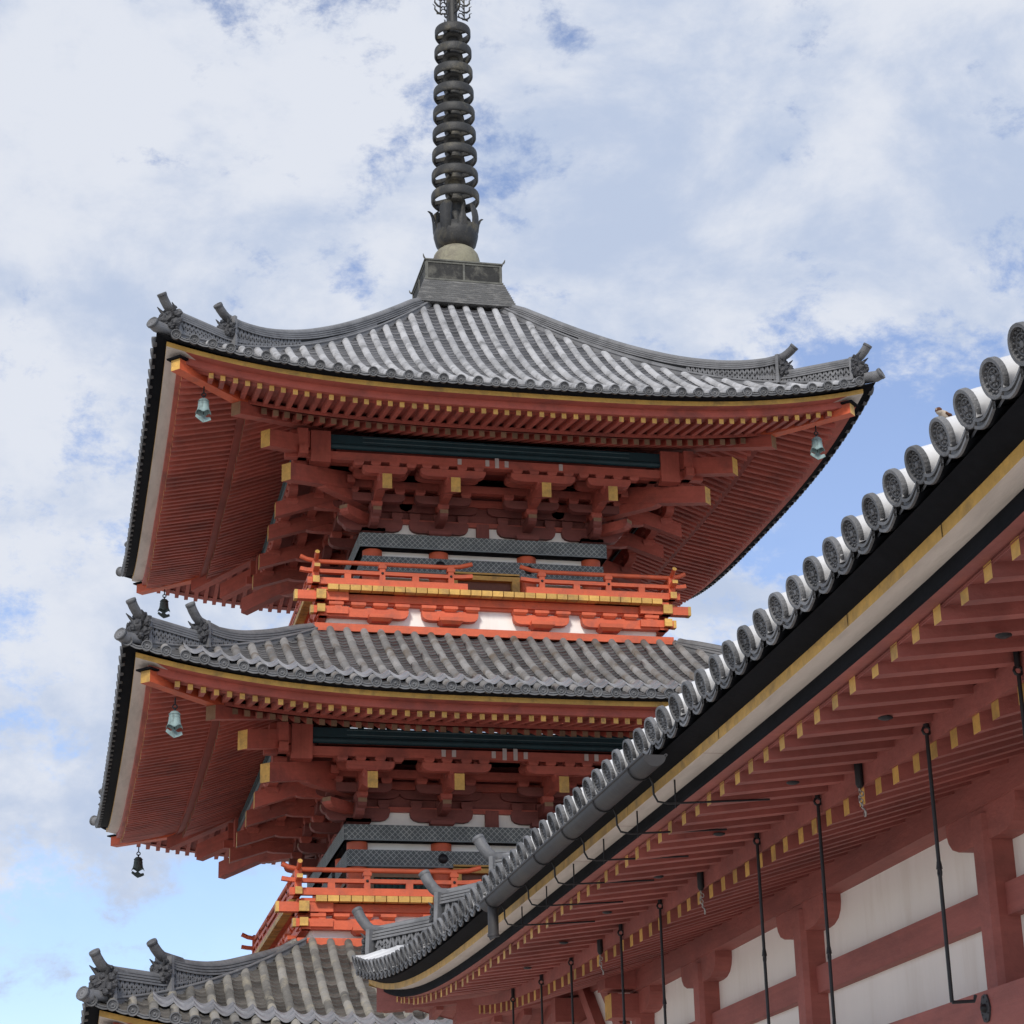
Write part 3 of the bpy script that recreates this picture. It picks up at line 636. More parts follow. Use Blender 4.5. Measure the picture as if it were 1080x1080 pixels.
    for k in range(4):
        mb.R = rotz(k)
        for (o, za, zb) in ((o1, 0.645, 0.76), (body+0.02, 0.56, 0.68), (body+0.02, 0.74, 0.86), (body+0.015, 0.23, 0.30)):
            mb.box((0, -o, zz0+(za+zb)/2), (2*o+0.5 if o > body+0.1 else 2*o, 0.12, zb-za), 'red')
        mb.box((0, -o2, zz0+0.91), (2*o2+0.7, 0.12, 0.125), 'red')
        mb.box((0, -o3+0.01, zz0+0.80), (2*o3+0.5, 0.13, 0.13), 'red')
        mb.box((0, -body-0.7, zz0+1.02), (2*body+1.4, 1.1, 0.03), 'board')
        mb.box((0, -body-0.03, zz0+0.14), (0.20, 0.10, 0.28), 'shadered')
    mb.R = None; mb.build('bracket_tie_beam', pag)
    mb = MB()
    for k in range(4):
        mb.R = rotz(k)
        mb.box((0, -o3, zz0+1.04), (2*(o3-0.42), 0.10, 0.20), 'teal'); mb.tube([(-(o3-0.42), -o3-0.02, zz0+0.965), (o3-0.42, -o3-0.02, zz0+0.965)], 0.05, 'teal', 10)
        for q in (-0.02, 0.05): mb.box((0, -o3-0.053, zz0+1.06+q), (2*(o3-0.42)-1.0, 0.006, 0.010), 'teal_line')
        for sg in (-1, 1):
            mb.box((sg*(o3-0.28), -o3, zz0+0.92), (0.30, 0.20, 0.5), 'red')
            mb.box((sg*(o3+0.03), -o3, zz0+1.03), (0.3, 0.16, 0.27), 'red')
    mb.R = None; mb.build('purlin', pag)
    for (x, h) in (((-0.60, 0.07), (-0.17, 0.08), (-0.02, 0.14), (0.13, 0.08), (0.98, 0.085)) if t == 0 else ((-0.95, 0.08), (-0.8, 0.08), (-0.22, 0.08), (-0.06, 0.15), (0.10, 0.15), (0.25, 0.08), (1.15, 0.08), (1.30, 0.08))) if t < 2 else ():
        m_ = MB(); m_.box((x, -o3-0.062, zz0+0.80+h*0.15), (0.06, 0.008, h+0.02), 'paper'); m_.build('paper_slip', pag)
    # ------------------------------------------------ balcony
    if t == 2: return
    Wb = 2.74+(0.23 if t == 1 else 0); zB = zo-0.035*t
    mb = MB()
    for k in range(4):
        mb.R = rotz(k)
        mb.box((0, -Wb+0.05, 11.15+zB), (2*Wb-0.1, 0.1, 0.115), 'orange')
        mb.box((-Wb+0.055, -Wb+0.052, 11.15+zB), (0.108, 0.108, 0.117), 'orange')
        mb.box((0, -Wb+0.235, 11.40+zB), (2*Wb-0.47, 0.06, 0.40), 'plaster')
        mb.box((0, -Wb+0.6, 11.735+zB), (2*Wb-0.1, 1.2, 0.05), 'orange')
        mb.box((0, -Wb+0.16, 11.645+zB), (2*Wb-0.3, 0.12, 0.11), 'orange')
        mb.box((0, -Wb+0.19, 11.575+zB), (2*Wb-0.4, 0.10, 0.05), 'orange')
    mb.R = None; balc = mb.build('balcony', pag)
    for k in range(4):
        bs = (-body-0.02, -bw, bw, body+0.02)
        for ci, c in enumerate(bs):
            mb = MB(); mb.R = rotz(k); corner = ci in (0, 3); sg = -1 if ci == 0 else 1
            L = 0.43
            poly = [(-L, 0.15), (L, 0.15), (L, 0.10), (L*0.97, 0.05), (L*0.88, 0.015), (L*0.72, 0), (-L*0.72, 0), (-L*0.88, 0.015), (-L*0.97, 0.05), (-L, 0.10)]
            mb.prism(poly, (c, -Wb+0.13, 11.335+zB), (1, 0, 0), (0, 0, 1), (0, 1, 0), 0.12, 'orange')
            if corner: mb.box((sg*(abs(c)+Wb-0.05)/2, -Wb+0.132, 11.41+zB), (Wb-0.05-abs(c), 0.12, 0.145), 'orange')
            block(mb, c, Wb-0.13, 11.265+zB, 0.36, 0.10, 'orange')
            for q in (-0.33, 0, 0.33) if not corner else (-sg*0.33, 0, sg*0.33, sg*0.66): block(mb, c+q, Wb-0.13, 11.478+zB, 0.22, 0.075, 'orange')
            mb.build('balcony_bracket', balc)
    rest = MB(); pitch = 0.1655
    nj = int((Wb-0.2)/pitch)
    for k in range(4):
        for i in range(-nj, nj+1):
            m_ = MB() if k == 0 else rest; m_.R = rotz(k)
            m_.box((i*pitch, -Wb-0.035, 11.742+zB), (pitch-0.014, 0.13, 0.082), 'gold')
            if k == 0: m_.build('joist_end', balc)
    rest.R = None; rest.build('joist_end', balc, kind='stuff')
    for k in range(4):
        for sg in (-1, 1):
            mb = MB(); mb.R = rotz(k); e1_, e2_ = (0.30, 0.06) if k % 2 == 0 else (0.055, 0.055)
            for (z, s_, e) in ((11.64, 0.135, e1_), (11.425, 0.11, e2_)):
                y_ = -Wb+0.08+0.002*k
                mb.beam((sg*(Wb+e), y_, z+zB), (sg*(Wb-0.5), y_, z+zB), s_, s_, 'orange', 'gold')
                mb.box((sg*(Wb+e-0.02), y_, z+zB), (0.046, s_+0.006, s_+0.006), 'gold')
            mb.box((sg*(Wb-0.35), y_, 11.53+zB), (0.10, 0.09, 0.2), 'orange')
            mb.build('corner_beam', balc)
        mb = MB(); mb.R = rotz(k); wr = Wb-0.0
        zr, zm, zt_ = 11.845+zB, 12.0+zB, 12.155+zB
        op = 0.43
        for sg in (-1, 1):
            if k == 0: inner = op*sg
            else: inner = 0.0
            a = sg*(wr+0.10)
            mb.beam((sg*(wr+0.12), -wr, zr), (inner if k else sg*(op+0.02), -wr, zr), 0.10, 0.10, 'orange', 'gold' if k % 2 else None)
            def flare(z, r, box):
                xs = [sg*(wr+0.23), sg*(wr+0.13), sg*(wr-0.03), sg*(op+0.35), sg*(op+0.12), sg*(op-0.06)]
                zs = [0.075, 0.03, 0, 0, 0.02, 0.07] if k == 0 else [0.075, 0.03, 0, 0, 0, 0]
                if k: xs[-1] = 0.0; xs[-2] = sg*0.2
                if not box: mb.tube([(x, -wr, z+q) for x, q in zip(xs, zs)], r, 'orange', 8, capmat='gold' if k % 2 else None)
                else:
                    for x0, q0, x1, q1 in zip(xs[:-1], zs[:-1], xs[1:], zs[1:]): mb.beam((x0, -wr, z+q0*0.35), (x1, -wr, z+q1*0.35), 0.085, 0.055, 'orange', 'gold' if k % 2 else None)
            flare(zt_, 0.036, False); flare(zm, 0.03, True)
            posts = [bw, (bw+body)/2+0.02, body, (body+wr)/2+0.02]
            for j, pxx in enumerate(posts):
                tall = j % 2 == 0
                mb.box((sg*pxx, -wr-0.001, (zr+0.05+(zt_ if tall else zm))/2), (0.085 if tall else 0.10, 0.08, (zt_ if tall else zm)-zr-0.05), 'orange')
                if tall:
                    mb.box((sg*pxx, -wr-0.002, zt_-0.055), (0.12, 0.10, 0.05), 'orange'); mb.lathe([(0.022, 0), (0.018, 0.012), (0.001, 0.014)], (sg*pxx, -wr-0.042, zm), 'iron', 8, (0, -1, 0))
        if k in (0, 2):
            for sg in (-1, 1):
                mb.box((sg*wr, -wr, (zr+zt_)/2), (0.10, 0.10, zt_-zr), 'orange')
        mb.build('railing', balc)
for t in range(3): pagoda_tier(t)

# spire
mb = MB()
for i in range(11):
    z = 17.55+0.0445*i; ww = 0.86-0.016*i
    mb.box((0, 0, z), (2*ww, 2*ww, 0.034), 'course', rnd=0.5); mb.box((0, 0, z+0.028), (2*ww-0.07, 2*ww-0.07, 0.024), 'ridge_dark')
mb.build('stacked_ridge_course', pag)
mb = MB(); zb, zt_ = 18.03, 18.40
mb.box((0, 0, (zb+zt_)/2), (1.30, 1.30, zt_-zb), 'roban_panel'); mb.box((0, 0, zt_+0.012), (1.36, 1.36, 0.025), 'roban'); mb.box((0, 0, zb+0.015), (1.36, 1.36, 0.03), 'roban')
for k in range(4):
    mb.R = rotz(k)
    for x in (-0.635, 0, 0.635): mb.box((x, -0.655, (zb+zt_)/2), (0.035, 0.02, zt_-zb-0.03), 'roban')
    mb.box((0, -0.654, zt_-0.02), (1.24, 0.016, 0.04), 'roban')
    mb.tube([(-0.68, -0.68, zt_+0.02), (-0.70, -0.70, zt_+0.05), (-0.71, -0.71, zt_+0.09)], [0.018, 0.014, 0.004], 'roban', 6)
mb.R = None
roban = mb.build('dew_basin', pag)
mb = MB(); mb.lathe([(0.40, 18.42), (0.415, 18.60), (0.41, 18.76), (0.385, 18.85), (0.335, 18.92), (0.27, 18.97), (0.12, 19.0)], (0, 0, 0), 'dome', 28)
mb.build('dome', pag)
mb = MB(); mb.tube([(0, 0, 18.85), (0, 0, 26.2)], [0.13, 0.07], 'bronze', 14)
spire = mb.build('spire', pag)
mb = MB()
mb.lathe([(0.12, 18.96), (0.26, 18.96), (0.35, 19.06), (0.39, 19.22), (0.395, 19.38), (0.38, 19.38), (0.33, 19.20), (0.12, 19.08)], (0, 0, 0), 'bronze', 24)
for j in range(8):
    a = 2*math.pi*(j+0.5)/8-1.05; cs_, sn = math.cos(a), math.sin(a); V = []; F = []
    prof = [(0.37, 19.22, 0.09), (0.395, 19.36, 0.105), (0.40, 19.48, 0.105), (0.39, 19.60, 0.12), (0.37, 19.72, 0.115), (0.33, 19.80, 0.05)] if j % 2 == 0 else [(0.36, 19.24, 0.10), (0.395, 19.36, 0.09), (0.41, 19.46, 0.06), (0.425, 19.54, 0.035), (0.455, 19.62, 0.03), (0.50, 19.66, 0.012)]
    for th in (0.0, 0.025):
        for (r, z, hw) in prof:
            for s in (-1, 0, 1):
                rr_ = r-th+0.02*(s == 0); V.append((cs_*rr_-sn*hw*s, sn*rr_+cs_*hw*s, z))
    n = len(prof)
    for b in (0, 3*n):
        for i in range(n-1):
            for s in (0, 1): F.append((b+i*3+s, b+i*3+s+1, b+i*3+4+s, b+i*3+3+s))
    for i in range(n-1):
        for s in (0, 2): F.append((i*3+s, (i+1)*3+s, 3*n+(i+1)*3+s, 3*n+i*3+s))
    mb.add(V, F, 'bronze', True)
mb.build('lotus_cup', spire)
for i in range(9):
    z = 19.985+0.4225*i; r = 0.425-0.0125*i; mb = MB()
    mb.lathe([(r*0.955, -0.095), (r, -0.065), (r, 0.05), (r*0.98, 0.075), (r*0.93, 0.08), (r*0.91, 0.05), (r*0.90, -0.06), (r*0.92, -0.10)], (0, 0, z), 'bronze', 36, closed=True)
    mb.lathe([(0.10, -0.12), (0.19, -0.11), (0.175, -0.03), (0.14, 0.03), (0.175, 0.06), (0.18, 0.10), (0.10, 0.11)], (0, 0, z), 'bronze', 18)
    for j in range(4):
        a = math.pi/4+math.pi/2*j+0.15; d = np.array([math.cos(a), math.sin(a), 0])
        mb.beam(np.array([0, 0, z])+d*0.13, np.array([0, 0, z])+d*r*0.9, 0.05, 0.07, 'bronze')
    mb.build('ring', spire)
for j in range(4):
    a = 0.22+math.pi/2*j; d = np.array([math.cos(a), math.sin(a), 0]); mb = MB(); z0_ = 23.78
    def P(r, z): return np.array([0, 0, z])+d*r
    mb.tube([P(0.10, z0_-0.02), P(0.31, z0_-0.06)], 0.012, 'bronze', 5)
    for i in range(12):
        z = z0_+0.145*i; k = 1-max(0, i-6)*0.13
        # outer flame hook, inner scroll, link
        mb.tube([P(0.20*k, z-0.05), P(0.29*k, z-0.03), P(0.345*k, z+0.03), P(0.34*k, z+0.09), P(0.39*k, z+0.13)], [0.018, 0.02, 0.017, 0.012, 0.004], 'bronze', 5)
        mb.tube([P(0.17*k+0.05*math.cos(q), z+0.02+0.05*math.sin(q)) for q in np.linspace(0, 5.4, 9)], 0.011, 'bronze', 5)
    mb.tube([P(0.235, z0_-0.06), P(0.24, z0_+0.9), P(0.10, z0_+1.8)], 0.014, 'bronze', 5)
    mb.build('flame_fin', spire)
mb = MB()
for z, r in ((25.75, 0.13), (26.2, 0.12)): mb.lathe([(0.001, -r), (r*0.7, -r*0.7), (r, 0), (r*0.7, r*0.7), (0.001, r*1.2)], (0, 0, z), 'bronze', 16)
mb.build('jewel', spire)

# ------------------------------------------------------------------ wind bells under the pagoda corners
def wind_bell(w_, sx, sy, z, mat, label):
    r0 = empty('wind_bell', (sx*w_, sy*w_, z+0.15), label, 'wind bell', 'wind bells under the pagoda eaves')
    c = np.array([sx*w_, sy*w_, z]); mb = MB()
    ya = math.atan2(CAM[1]-c[1], CAM[0]-c[0])
    def lobes(r, h, t): return 0.045*abs(math.sin(2*(t-ya)))*max(0, (0.0-h)/0.1) if h < 0.0 else 0
    mb.lathe([(0.004, 0.145), (0.045, 0.14), (0.066, 0.12), (0.075, 0.06), (0.082, 0.0), (0.094, -0.06), (0.112, -0.105), (0.106, -0.105), (0.088, -0.055), (0.070, 0.10), (0.004, 0.12)], c, mat, 28, warp=lobes)
    for zz_ in (0.055, 0.10): mb.lathe([(0.0765, zz_-0.006), (0.081, zz_), (0.0765, zz_+0.006)], c, mat, 20)
    mb.build('bell_body', r0)
    mb = MB(); mb.tube([c+np.array([0, 0, 0.145]), c+np.array([0, 0, 0.19])], 0.014, 'iron', 6); mb.tube([c+np.array([0.03*math.cos(q), 0, 0.205+0.03*math.sin(q)]) for q in np.linspace(0, 6.28, 10)], 0.010, 'iron', 5); mb.tube([c+np.array([0, 0, 0.225]), c+np.array([0, 0, 0.33])], 0.011, 'iron', 5)
    mb.build('hanger', r0)
    mb = MB(); mb.tube([c+np.array([0, 0, 0.10]), c+np.array([0, 0, -0.12])], 0.006, 'iron', 5)
    poly = [(-0.115, -0.02), (-0.10, 0.02), (-0.05, 0.0), (0, 0.03), (0.05, 0.0), (0.10, 0.02), (0.115, -0.02), (0.06, -0.055), (0, -0.085), (-0.06, -0.055)]
    a = math.atan2(CAM[1]-c[1], CAM[0]-c[0])+math.pi/2+0.25
    mb.prism(poly, c+np.array([0, 0, -0.135]), (math.cos(a), math.sin(a), -0.12), (0, 0, 1), (-math.sin(a), math.cos(a), 0), 0.012, mat)
    mb.build('wind_plate', r0)
wind_bell(4.577, -1, -1, 13.72, 'verdigris', 'pale verdigris wind bell at the left front corner of the topmost pagoda eave')
wind_bell(4.577, 1, -1, 13.72, 'verdigris', 'grey green wind bell at the right hand corner of the topmost pagoda eave')
wind_bell(4.577, -1, 1, 13.72, 'bell_dark', 'small dark wind bell under the rear corner of the topmost pagoda eave')
wind_bell(4.85, -1, -1, 9.07, 'verdigris', 'bright blue green wind bell at the front corner of the middle pagoda eave')
wind_bell(4.85, -1, 1, 9.07, 'bell_dark', 'small dark wind bell under the rear corner of the middle pagoda eave, against the sky')

# ------------------------------------------------------------------ hall
CX0, CY0, CZ0 = CAM
XE = CX0+3.4; YN, YF = -28.6, -8.78; HC = ((XE+7.0)/2+0.0, (YN+YF)/2)
HX = 7.0-HC[0]; HY = (YF-YN)/2
hall = empty('temple_hall', (HC[0], HC[1], 0), 'long low temple hall with silver tiled eave, dark red rafters and white plaster wall', 'temple hall')
ZE = CZ0+3.11                                   # disc centre height at mid eave
hroof = Roof(HX, HY, ZE-0.02, 0.36, 0.035, 0.56, 4.5, HC[0], HC[1])
mb = MB()
phase = (-25.23-HC[1])
phase = -(phase-round(phase/0.25)*0.25)           # face k=3 runs along -y
xs_h = tiled_face(mb, hroof, 3, HY, 0.25, HX, 4.9, 'hall_tile', 'pan', 'hall_disc', rr=0.076, dr=0.081, ddep=0.015, arc=0.24, jit=0.006, disc_n=28, crest=14, phase=phase, sag0=0.032, low=0.048)
tiled_face(mb, hroof, 2, HX, 0.25, HY, 4.9, 'hall_tile', 'pan', 'hall_disc', rr=0.074, dr=0.083, sag0=0.032, low=0.048)
tiled_face(mb, hroof, 1, HY, 0.25, HX, 4.9, 'hall_tile', 'pan', 'hall_disc', rr=0.074, dr=0.083, steps=0.3, sag0=0.032, low=0.048)
tiled_face(mb, hroof, 0, HX, 0.25, HY, 4.9, 'hall_tile', 'pan', 'hall_disc', rr=0.074, dr=0.083, steps=0.3, sag0=0.032, low=0.048)
def hs(l, h): return 0.56*min(1.02, abs(l)/h)**4.5
def hall_sides():
    # (rotation, half length, half depth)
    return ((3, HY, HX), (2, HX, HY), (1, HY, HX), (0, HX, HY))
def HR(k, half, depth, u, z, n=49):
    """points along side k at inset u from the eave line, z absolute at mid span"""
    ang = rotz(k); e = half-u; out_ = []
    for l in np.linspace(-e, e, n):
        q = ang @ np.array([l, -(depth-u), 0]); out_.append(np.array([HC[0]+q[0], HC[1]+q[1], z+hs(l, half)]))
    return out_
for k, hf, dp in hall_sides():
    R_ = lambda u, z: HR(k, hf, dp, u, z)
    mb.strip(R_(0.0, ZE-0.150), R_(0.128, ZE-0.184), 'black'); mb.strip(R_(0.128, ZE-0.184), R_(0.34, ZE-0.178), 'black')  # hall under-tile gap: its shade painted as black strips
hro = mb.build('roof', hall)
mb = MB()
zg = CZ0
for k, hf, dp in hall_sides():
    R_ = lambda u, z: HR(k, hf, dp, u, z)
    mb.strip(R_(0.13, zg+2.925), R_(0.13, zg+2.865), 'gold'); mb.strip(R_(0.13, zg+2.865), R_(0.255, zg+2.866), 'plank'); mb.strip(R_(0.13, zg+2.925), R_(0.40, zg+2.93), 'plank')
    mb.strip(R_(0.256, zg+2.88), R_(0.256, zg+2.80), 'black'); mb.strip(R_(0.256, zg+2.80), R_(0.268, zg+2.79), 'black')  # plain black strip between plank and red eave board
    mb.strip(R_(0.268, zg+2.79), R_(0.352, zg+2.79), 'hallred'); mb.strip(R_(0.352, zg+2.79), R_(0.352, zg+2.77), 'hallred')
y = YN+0.7
while y < YF-0.8:                              # board seams of the eave boards
    z = hs(y-HC[1], HY); dz_ = (hs(y+0.05-HC[1], HY)-z)
    for (u, z0_, z1_, mt) in ((0.129, 2.867, 2.923, 'black'),):
        mb.add([(XE+u-0.0015, y, zg+z0_+z), (XE+u-0.0015, y+0.006, zg+z0_+z+dz_*0.12), (XE+u-0.0015, y+0.006, zg+z1_+z+dz_*0.12), (XE+u-0.0015, y, zg+z1_+z)], [(0, 1, 2, 3)], mt)
    mb.add([(XE+0.132, y+0.3, zg+2.8635+z), (XE+0.253, y+0.3, zg+2.8645+z), (XE+0.253, y+0.305, zg+2.8645+z), (XE+0.132, y+0.305, zg+2.8635+z)], [(0, 1, 2, 3)], 'shadered')
    y += rng.uniform(1.1, 2.3)
mb.build('eave_board', hro)
zr1 = lambda u: CZ0+2.757+0.13*(u-0.35); zr2 = lambda u: CZ0+2.687+0.29*(u-1.10)
mb = MB()
for k, hf, dp in hall_sides():
    mb.strip(HR(k, hf, dp, 0.34, zr1(0.34)+0.022), HR(k, hf, dp, 1.25, zr1(1.25)+0.022), 'hallred')
    mb.strip(HR(k, hf, dp, 1.10, zr2(1.10)+0.03), HR(k, hf, dp, 3.2, zr2(3.2)+0.03), 'hallred')
    mb.strip(HR(k, hf, dp, 1.07, zr1(1.07)-0.01), HR(k, hf, dp, 1.07, zr2(1.07)+0.03), 'hallred'); mb.strip(HR(k, hf, dp, 1.07, zr2(1.07)+0.03), HR(k, hf, dp, 1.14, zr2(1.14)+0.03), 'hallred')
mb.build('soffit', hro)
rest = MB(); cnt = [0]
for k, hf, dp in hall_sides():
    ang = rotz(k); rest.R = None
    for row in (0, 1):
        u0, u1, zf, wd, ht = (0.35, 1.16, zr1, 0.08, 0.085) if row == 0 else (1.10, 2.25, zr2, 0.085, 0.125)
        n = int(hf/0.2625)+1
        base_y = (-32.443+10.605 if row == 0 else -32.443+9.33)
        for i in range(-n-2, n+3):
            l = i*0.2625
            if k in (3, 1):
                ph = base_y-HC[1]; l = i*0.2625+(-(ph-round(ph/0.2625)*0.2625))*(1 if k == 3 else -1)
            if abs(l) > hf-u0-0.14: continue
            ui = u1
            if hf-abs(l) < u1: ui = max(u0+0.05, hf-abs(l)+0.02)
            a = ang @ np.array([l, -(dp-u0), 0]); b = ang @ np.array([l, -(dp-ui), 0]); s = hs(l, hf)
            a = a+np.array([HC[0], HC[1], zf(u0)+s]); b = b+np.array([HC[0], HC[1], zf(ui)+s*0.95])
            seen = k == 3 and -26.2 < a[1] < -9.0 and ((row == 0 and cnt[0] < 62) or (row == 1 and cnt[0] < 100 and a[1] < -11.2))
            m_ = MB() if seen else rest
            a = a+np.array([rng.uniform(-.010, .006), rng.uniform(-.007, .007), rng.uniform(-.004, .004)])
            m_.beam(a, b, wd, ht, 'hallred', 'gold', None, vertical_ends=True)
            if seen: m_.build('rafter', hro); cnt[0] += 1
rest.build('rafter', hro, kind='stuff')
for sx, sy in ((-1, 1), (-1, -1), (1, 1), (1, -1)):
    m_ = MB()
    def hp(u, z): return (HC[0]+sx*(HX-u), HC[1]+sy*(HY-u), z)
    m_.beam(hp(0.25, CZ0+3.19), hp(1.3, zr1(1.3)+0.30), 0.17, 0.26, 'hallred', 'ochre', None, vertical_ends=True)
    m_.beam(hp(1.0, zr2(1.0)+0.30), hp(2.5, zr2(2.5)+0.10), 0.2, 0.24, 'hallred', 'ochre', None, vertical_ends=True)
    m_.build('hip_rafter', hro)
# hall ridges
for sx, sy in ((-1, 1), (-1, -1), (1, 1), (1, -1)):
    def hb(u): return (HC[0]+sx*(HX-u), HC[1]+sy*(HY-u), hroof.h(HC[0]+sx*(HX-u), HC[1]+sy*(HY-u)))
    mb = MB(); d45 = np.array([sx, sy, 0])*0.7071
    us = np.linspace(0.95, 0.20, 8); ridge_run(mb, [(hb(u), np.interp(u, [0.2, 0.95], [5.70, 5.76])) for u in us], 0.20, 2.0, 0.055)
    us = np.linspace(1.6, 0.85, 8); ridge_run(mb, [(hb(u), np.interp(u, [0.85, 1.6], [6.0, 6.06])) for u in us], 0.22, 2.0, 0.06)
    us = np.linspace(4.8, 1.36, 16); ridge_run(mb, [(hb(u), max(hb(u)[2]+0.42, 6.3 if u < 1.8 else 0)) for u in us], 0.24, 1.5, 0.065)
    mb.build('hip_ridge', hro)
    for (u, zt_, cr) in ((0.20, 5.70, 0.058), (0.85, 6.0, 0.062), (1.36, 6.3, 0.065)):
        mb = MB(); ridge_finial(mb, hb(u), d45, zt_, cr, 0.26, 0.13, 0.80); mb.build('ridge_end_tile', hro)
mb = MB(); ry = HY-4.85
ridge_run(mb, [((HC[0], HC[1]+y, hroof.h(HC[0], HC[1])-0.05), hroof.h(HC[0], HC[1])+0.5) for y in np.linspace(-ry, ry, 16)], 0.34, 0.5, 0.09)
mb.build('main_ridge', hro)
# hall walls: keta beams, pillars, rails, plaster
XW = CX0+5.4; XP = CX0+5.57
WY0, WY1 = -27.0, -10.75
WX1 = HC[0]+(HC[0]-XW)
mb = MB()
mb.box((XP+0.05, (WY0-12.45)/2, 2.3), (0.1, -12.45-WY0-0.3, 4.6), 'plaster'); mb.box((XW+0.13, (WY1-12.95)/2, 2.36), (0.1, WY1+12.95-0.05, 4.72), 'plaster')
mb.box((WX1-0.2, (WY0+WY1)/2, 2.3), (0.1, WY1-WY0-0.3, 4.6), 'plaster')
for y in (WY0+0.2, WY1-0.2): mb.box(((XW+WX1)/2, y, 2.3), (WX1-XW-0.45, 0.1, 4.6), 'plaster')
hw_ = mb.build('wall', hall)
mb = MB(); zk0, zk1 = CZ0+2.73, CZ0+2.97
mb.box((XW+0.09, (WY0-12.9)/2-0.15, (zk0+zk1)/2), (0.18, -12.9-WY0+0.3, zk1-zk0), 'hallred'); mb.box((XW+0.14, (WY1-12.9)/2, CZ0+3.06), (0.18, WY1+12.9+0.3, 0.16), 'hallred')
mb.box((WX1-0.09, (WY0+WY1)/2, (zk0+zk1)/2), (0.18, WY1-WY0+0.6, zk1-zk0), 'hallred')
for y in (WY0+0.09, WY1-0.09): mb.box(((XW+WX1)/2, y, (zk0+zk1)/2-0.003), (WX1-XW+0.5, 0.18, zk1-zk0), 'hallred')
mb.build('eave_beam', hall)
mb = MB(); mb.box((XW+0.14, (WY0+WY1)/2, CZ0+2.175), (0.10, WY1-WY0, 0.19), 'hallred'); mb.build('tie_rail', hall)
mb = MB(); mb.box((XW-0.04, (WY0+WY1)/2, CZ0+1.49), (0.16, WY1-WY0+0.3, 0.30), 'hallred')
mb.box((XW-0.03, (WY0+WY1)/2, 0.35), (0.16, WY1-WY0+0.3, 0.30), 'hallred')
nag = mb.build('lower_rail', hall)
pys = (-24.1, -20.8, -17.56, -15.0, -13.0, -10.85)
for y in pys:
    m_ = MB(); pw = 0.22; x0, x1 = XW-0.0, XP+0.03; ch = 0.035
    poly = [(x0+ch, -pw/2), (x1, -pw/2), (x1, pw/2), (x0+ch, pw/2), (x0, pw/2-ch), (x0, -pw/2+ch)]
    m_.prism(poly, (0, y, 2.25), (1, 0, 0), (0, 1, 0), (0, 0, 1), 4.5-0.32+0.1, 'hallred'); m_.build('pillar', hall)
    m_ = MB(); L = 0.50; h = 0.20; zb_ = CZ0+2.73-h
    poly = [(-L, h), (L, h), (L, h*0.72), (L*0.96, h*0.45), (L*0.86, h*0.2), (L*0.68, h*0.04), (L*0.5, 0), (-L*0.5, 0), (-L*0.68, h*0.04), (-L*0.86, h*0.2), (-L*0.96, h*0.45), (-L, h*0.72)]
    m_.prism(poly, (XW+0.10, y, zb_), (0, 1, 0), (0, 0, 1), (1, 0, 0), 0.15, 'hallred')
    m_.build('bracket', hall)
# nail cover on the lower rail
m_ = MB(); ny, nz = -20.95, CZ0+1.54
m_.prism([(0.062*math.cos(a)*(1.0 if i % 2 == 0 else 0.93), 0.085*math.sin(a)*(1.0 if i % 2 == 0 else 0.93)) for i, a in enumerate(np.linspace(0, 2*math.pi, 13)[:-1])], (XW-0.125, ny, nz), (0, 1, 0), (0, 0, 1), (-1, 0, 0), 0.012, 'gutter')
m_.lathe([(0.026, 0), (0.022, 0.02), (0.001, 0.026)], (XW-0.131, ny, nz), 'iron', 12, (-1, 0, 0))
for i in range(6):
    a = math.pi*i/3+0.5; m_.lathe([(0.008, 0), (0.001, 0.006)], (XW-0.131, ny+0.045*math.cos(a), nz+0.062*math.sin(a)), 'iron', 6, (-1, 0, 0))
m_.build('nail_cover', nag)
# projecting corner beams and braces of the recessed end bay
m_ = MB(); m_.beam((XW-0.30, -13.0, CZ0+2.87), (XW+0.5, -13.0, CZ0+2.87), 0.28, 0.24, 'hallred'); m_.build('corner_beam', hall)
m_ = MB(); m_.beam((XW-0.24, -13.0, CZ0+2.60), (XW+0.5, -13.0, CZ0+2.60), 0.24, 0.22, 'hallred', 'gold'); m_.build('corner_beam', hall)
for (ya, za, yb, zb_) in ((-12.55, 2.45, -11.75, 3.1), (-11.75, 2.45, -11.0, 3.1)):
    m_ = MB(); m_.beam((XW+0.05, ya, CZ0+za), (XW+0.05, yb, CZ0+zb_), 0.14, 0.15, 'hallred', upv=(1, 0, 0)); m_.build('brace', hall)
for y in (-12.2, -11.3):
    m_ = MB(); m_.prism([(-0.38, 0), (0.38, 0), (0.36, 0.10), (0.26, 0.19), (0.10, 0.24), (-0.10, 0.24), (-0.26, 0.19), (-0.36, 0.10)], (XW+0.05, y, CZ0+2.30), (0, 1, 0), (0, 0, 1), (1, 0, 0), 0.12, 'hallred'); m_.build('brace', hall)
for y in (-24.04, -22.62, -21.2, -19.8, -18.4, -17.0, -15.6, -14.25):
    m_ = MB(); z_ = CZ0+2.757+0.13*(0.72-0.35)-0.045
    m_.lathe([(0.001, -0.008), (0.022, -0.007), (0.038, 0.0), (0.038, 0.006)], (CX0+4.12, y, z_), 'iron', 12)
    m_.build('rafter_fitting', hall)
# platform
mb = MB(); mb.box(((XW+WX1)/2, (WY0+WY1)/2, 0.1), (WX1-XW+1.6, WY1-WY0+1.6, 0.2), 'granite'); mb.build('platform', hall)
